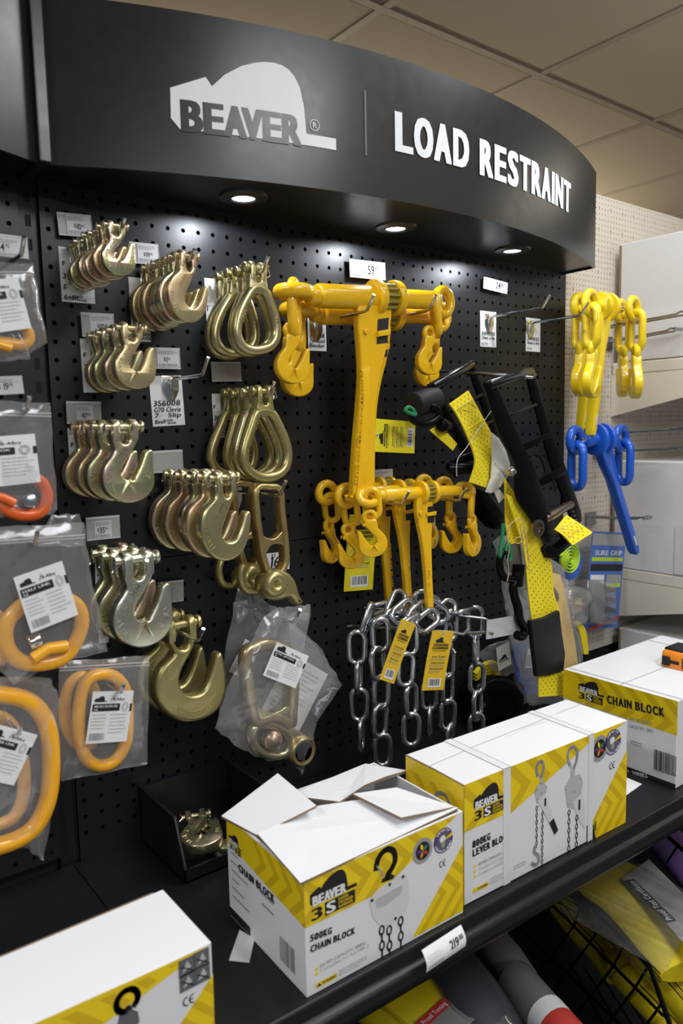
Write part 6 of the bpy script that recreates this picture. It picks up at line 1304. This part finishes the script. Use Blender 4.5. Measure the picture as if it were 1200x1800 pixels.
mb = MB(); mb.box(-.60, -.238, -.3287, -.3277, SH + .1205, SH + .1245, KRAFT); mb.build('cut_edge', t, 0)
# loose paper and the shelf ticket
def sheet(label, name, cat, pts, z_, mat):
    P3 = [atz(x, y, z_) for x, y in pts]; n = len(P3); tt = thing(name, label, cat, sum(P3, Vector()) / n); mb = MB(); mb.add(P3 + [p - Vector((0, 0, .0004)) for p in P3], [tuple(range(n)), tuple(range(2 * n - 1, n - 1, -1))] + [(k, n + k, n + (k + 1) % n, (k + 1) % n) for k in range(n)], mat); mb.build('sheet', tt, 0); return tt
sheet('slip of white paper sticking out from under the torn carton', 'paper_slip', 'paper', [(421, 1634), (447, 1650), (438, 1692), (402, 1688)], SH + .0007, CARD)
s_ = sheet('white printed slip on the shelf beside the right carton', 'paper_slip', 'paper', [(1085, 1360), (1128, 1378), (1100, 1398), (1085, 1408)], SH + .0007, CARD)
tk = thing('shelf_ticket', 'shelf edge price ticket reading 219.00', 'price ticket', at(780, 1660, -.488)); pa, pb = at(743, 1672, -.486), at(812, 1627, -.488); w_ = (pb - pa).length; uu = (pb - pa).normalized(); hh = .0245
def tmap(a, c_, h): k = c_ / hh; return pa + uu * a + Vector((0, -.004 - .0035 * math.sin(PI * (1 - k) * .9) - h + .006 * k * k, -hh + c_))
mb = MB(); mb.grid(lambda i, j: tmap(i * w_, j * hh, 0), 2, 10, CARD); mb.grid(lambda i, j: tmap(i * w_, j * hh, -.0004), 2, 10, CARD); mb.build('card', tk, 60, fix=False)
A = Art(tmap, .0003); A.text('219', w_ * .60, hh * .40, hh * .36, INK, 2, width=w_ * .22); A.text('00', w_ * .84, hh * .56, hh * .2, INK, 2, width=w_ * .1); A.lines(w_ * .05, hh * .45, w_ * .42, hh * .75, 3, INKL, 2, 5, .3); A.barcode(w_ * .06, hh * .1, w_ * .42, hh * .3, INKL, 2, 5, 14); A.build('printing', tk)
# ---------------------------------------------------------------- under the shelf
low = thing('lower_shelf', 'black lower shelf in shadow under the display shelf', 'shelf', (.3, -.35, .40)); mb = MB(); mb.box(-1.2, 2.0, -1.0, -.021, .38, .40, BACKING); mb.build('deck', low, 0)
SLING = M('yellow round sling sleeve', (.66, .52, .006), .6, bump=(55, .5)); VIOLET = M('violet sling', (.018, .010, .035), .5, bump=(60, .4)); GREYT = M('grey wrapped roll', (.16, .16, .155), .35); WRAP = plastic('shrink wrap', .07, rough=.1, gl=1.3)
def ztube(mb, pts, rx, rz, mat, n=14): mb.sweep(catmull([atz(x, y, zz) for x, y, zz in pts], 5, False), rx, rz, mat, n, up=(0, 0, 1))
wb = thing('wire_basket', 'black wire basket under the shelf holding yellow slings', 'basket', (.68, -.4, .60))
def rod(name, pts, r): mb = MB(); mb.tube([atz(x, y, zz) for x, y, zz in pts], r, GLOSSBLK, 8); mb.build(name, wb, 60)
rod('rim', [(960, 1515, .72), (994, 1548, .72), (1141, 1697, .72), (1182, 1815, .72)], .0042); rod('rim', [(1120, 1422, .72), (1145, 1445, .72), (1240, 1530, .72)], .0042)
rod('side_wire', [(940, 1560, .63), (954, 1574, .63), (1080, 1700, .63), (1165, 1785, .63)], .0026)
for a, c_ in (((1024, 1578), (1008, 1628)), ((1062, 1618), (1034, 1660)), ((1100, 1655), (1078, 1698)), ((1140, 1697), (1116, 1736)), ((1165, 1760), (1150, 1782))): rod('upright_wire', [(a[0], a[1], .72), (c_[0], c_[1], .63), (c_[0] - 60, c_[1] + 80, .5)], .0022)
for a, c_ in (((1158, 1458), (1142, 1478)), ((1190, 1488), (1172, 1515))): rod('upright_wire', [(a[0], a[1], .72), (c_[0], c_[1], .66)], .0022)
for k in range(4): rod('floor_wire', [(1000 + 30 * k, 1690 + 15 * k, .5), (1060 + 34 * k, 1800 + 15 * k, .5)], .002)
rod('base_rail', [(880, 1600, .5), (1120, 1830, .5)], .003); rod('base_rail', [(1010, 1540, .5), (1260, 1790, .5)], .003)
t = thing('round_sling', 'flat yellow sling in shrink wrap with a silver certificate, in the basket', 'sling', atz(1080, 1560, .7), 'yellow slings in the basket')
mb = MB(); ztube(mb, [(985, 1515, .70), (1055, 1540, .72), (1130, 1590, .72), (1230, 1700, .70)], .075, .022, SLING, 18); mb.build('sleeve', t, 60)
for off in (-10, 4, 18): mb = MB(); mb.tube(catmull([atz(x, y + off, zz) for x, y, zz in ((935, 1545, .700), (1010, 1585, .728), (1080, 1640, .726), (1160, 1722, .71))], 5, False), .0012, INK, 5); mb.build('stitch_line', t, 60)
mb = MB(); zc = .752; P3 = [atz(*p, zc) for p in ((1092, 1545), (1140, 1510), (1230, 1600), (1230, 1690), (1170, 1622))]; SIL = M('silver certificate', (.45, .45, .45), .3, .4); n = 5
mb.add(P3 + [p - Vector((0, 0, .0006)) for p in P3], [(0, 1, 2, 3, 4), (9, 8, 7, 6, 5)] + [(k, (k + 1) % n, n + (k + 1) % n, n + k) for k in range(n)], SIL); ct = mb.build('certificate', t, 0)
pa_, pb_ = atz(1172, 1622, zc + .0004), atz(1098, 1548, zc + .0004); uu = (pb_ - pa_).normalized(); vv = Vector((0, 0, 1)).cross(uu)
A = Art(plane_map(pa_, uu, vv)); L_ = (pb_ - pa_).length; A.rect(0, -.018, L_, .002, INK, 1); A.text('Proof Test Certificate', L_ * .04, -.014, .011, CARD, 2, width=L_ * .92); A.lines(.02, .02, L_ * .8, .06, 7, INKG, 1, 4, .25); A.build('certificate_print', ct)
mb = MB(); mb.grid(lambda i, j: atz(1040 + 190 * i - 60 * j, 1470 + 110 * i + 130 * j, .758 + .004 * noise.noise(Vector((i * 3 + j * 30, j * 2, 0)))), 24, 40, WRAP); mb.build('shrink_wrap', t, 60, fix=False)
for k, (nm, pts, rr2) in enumerate((('plump yellow sling roll in the basket below the certificate', [(1065, 1610, .62), (1120, 1660, .645), (1175, 1722, .64), (1250, 1810, .62)], .034), ('yellow sling roll at the bottom of the basket', [(1080, 1690, .58), (1130, 1745, .595), (1185, 1800, .595), (1230, 1850, .58)], .030), ('yellow sling end seen through the left side of the basket', [(985, 1590, .62), (1010, 1625, .60), (1050, 1668, .58), (1085, 1712, .57)], .026))):
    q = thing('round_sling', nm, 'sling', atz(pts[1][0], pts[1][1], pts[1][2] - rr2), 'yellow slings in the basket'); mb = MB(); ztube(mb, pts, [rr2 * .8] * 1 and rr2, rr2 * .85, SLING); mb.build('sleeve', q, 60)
    for off in (-8, 6): mb = MB(); mb.tube(catmull([atz(x, y + off, zz + rr2 * .8) for x, y, zz in pts], 5, False), .0011, INK, 5); mb.build('stitch_line', q, 60)
t = thing('round_sling', 'violet wrapped sling in the basket at the right edge under the shelf', 'sling', atz(1170, 1440, .66)); mb = MB(); VIO2 = M('bright violet sling', (.20, .12, .36), .45, bump=(70, .5)); ztube(mb, [(1120, 1440, .62), (1160, 1470, .635), (1210, 1520, .635), (1260, 1580, .62)], .05, .03, VIO2); mb.build('sleeve', t, 60)
mb = MB(); P3 = [atz(*p, .672) for p in ((1150, 1420), (1172, 1408), (1192, 1445), (1172, 1462))]; mb.add(P3 + [p - Vector((0, 0, .0005)) for p in P3], [(0, 1, 2, 3), (7, 6, 5, 4)], CARD); mb.build('sleeve_label', t, 0, fix=False)
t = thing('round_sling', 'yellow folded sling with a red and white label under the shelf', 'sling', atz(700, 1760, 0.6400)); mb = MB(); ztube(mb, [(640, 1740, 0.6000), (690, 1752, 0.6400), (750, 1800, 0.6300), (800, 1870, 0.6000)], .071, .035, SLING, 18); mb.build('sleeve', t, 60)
for off in (-14, -2, 10): mb = MB(); mb.tube(catmull([atz(x - 18 + off, y + 16 + off, zz + .031) for x, y, zz in ((650, 1740, 0.6100), (690, 1752, 0.6400), (750, 1800, 0.6300))], 5, False), .0012, YDARK, 5); mb.build('seam', t, 60)
pa_, pb_ = atz(740, 1806, 0.6660), atz(790, 1760, 0.6660); uu = (pb_ - pa_).normalized(); vv = Vector((0, 0, 1)).cross(uu); mp = plane_map(pa_, uu, vv); mb = MB(); L_ = (pb_ - pa_).length; slab(mb, lambda a, c_, h: mp(a, c_ - .05, h), L_, .062, .0006, SIL); lb = mb.build('label', t, 0)
A = Art(mp); A.rect(0, -.006, L_, .012, REDP, 1); A.text('Proof Testing', L_ * .1, -.001, .008, CARD, 2, width=L_ * .8); A.build('label_print', lb)
t = thing('round_sling', 'dark violet sling in plastic wrap under the shelf ticket', 'sling', atz(800, 1720, 0.6400)); mb = MB(); ztube(mb, [(745, 1660, 0.6200), (790, 1700, 0.6500), (840, 1770, 0.6500), (890, 1850, 0.6200)], .05, .033, VIOLET, 18); mb.build('sleeve', t, 60); mb = MB(); ztube(mb, [(745, 1660, 0.6220), (790, 1700, 0.6530), (840, 1770, 0.6530), (890, 1850, 0.6220)], .052, .035, WRAP, 18); mb.build('wrap', t, 60)
for k, (nm, pts) in enumerate((('grey wrapped roll under the shelf, rear of two', [(862, 1655, 0.6500), (890, 1690, 0.6500), (915, 1730, 0.6450)]), ('grey wrapped roll with a red label under the shelf, front of two', [(905, 1722, 0.6600), (950, 1775, 0.6600), (1000, 1840, 0.6500)]))):
    q = thing('wrapped_roll', nm, 'roll', atz(pts[1][0], pts[1][1], 0.6200)); mb = MB(); c = [atz(*p) for p in pts]; d = (c[1] - c[0]).normalized(); mb.sweep([c[0] - d * .006, c[0] - d * .003, c[0]] + c[1:], [.022, .031, .033, .033, .033], [.022, .031, .033, .033, .033], GREYT, 20); mb.build('roll_body', q, 60)
    if k: mb = MB(); mb.sweep([c[1] + d * .012, c[1] + d * .040], .0335, .0335, CARD, 20, cap=False); mb.build('paper_band', q, 60); mb = MB(); mb.sweep([c[1] + d * .040, c[1] + d * .075], .0336, .0336, REDP, 20, cap=False); mb.build('red_band', q, 60)
print('objects', len(bpy.data.objects))
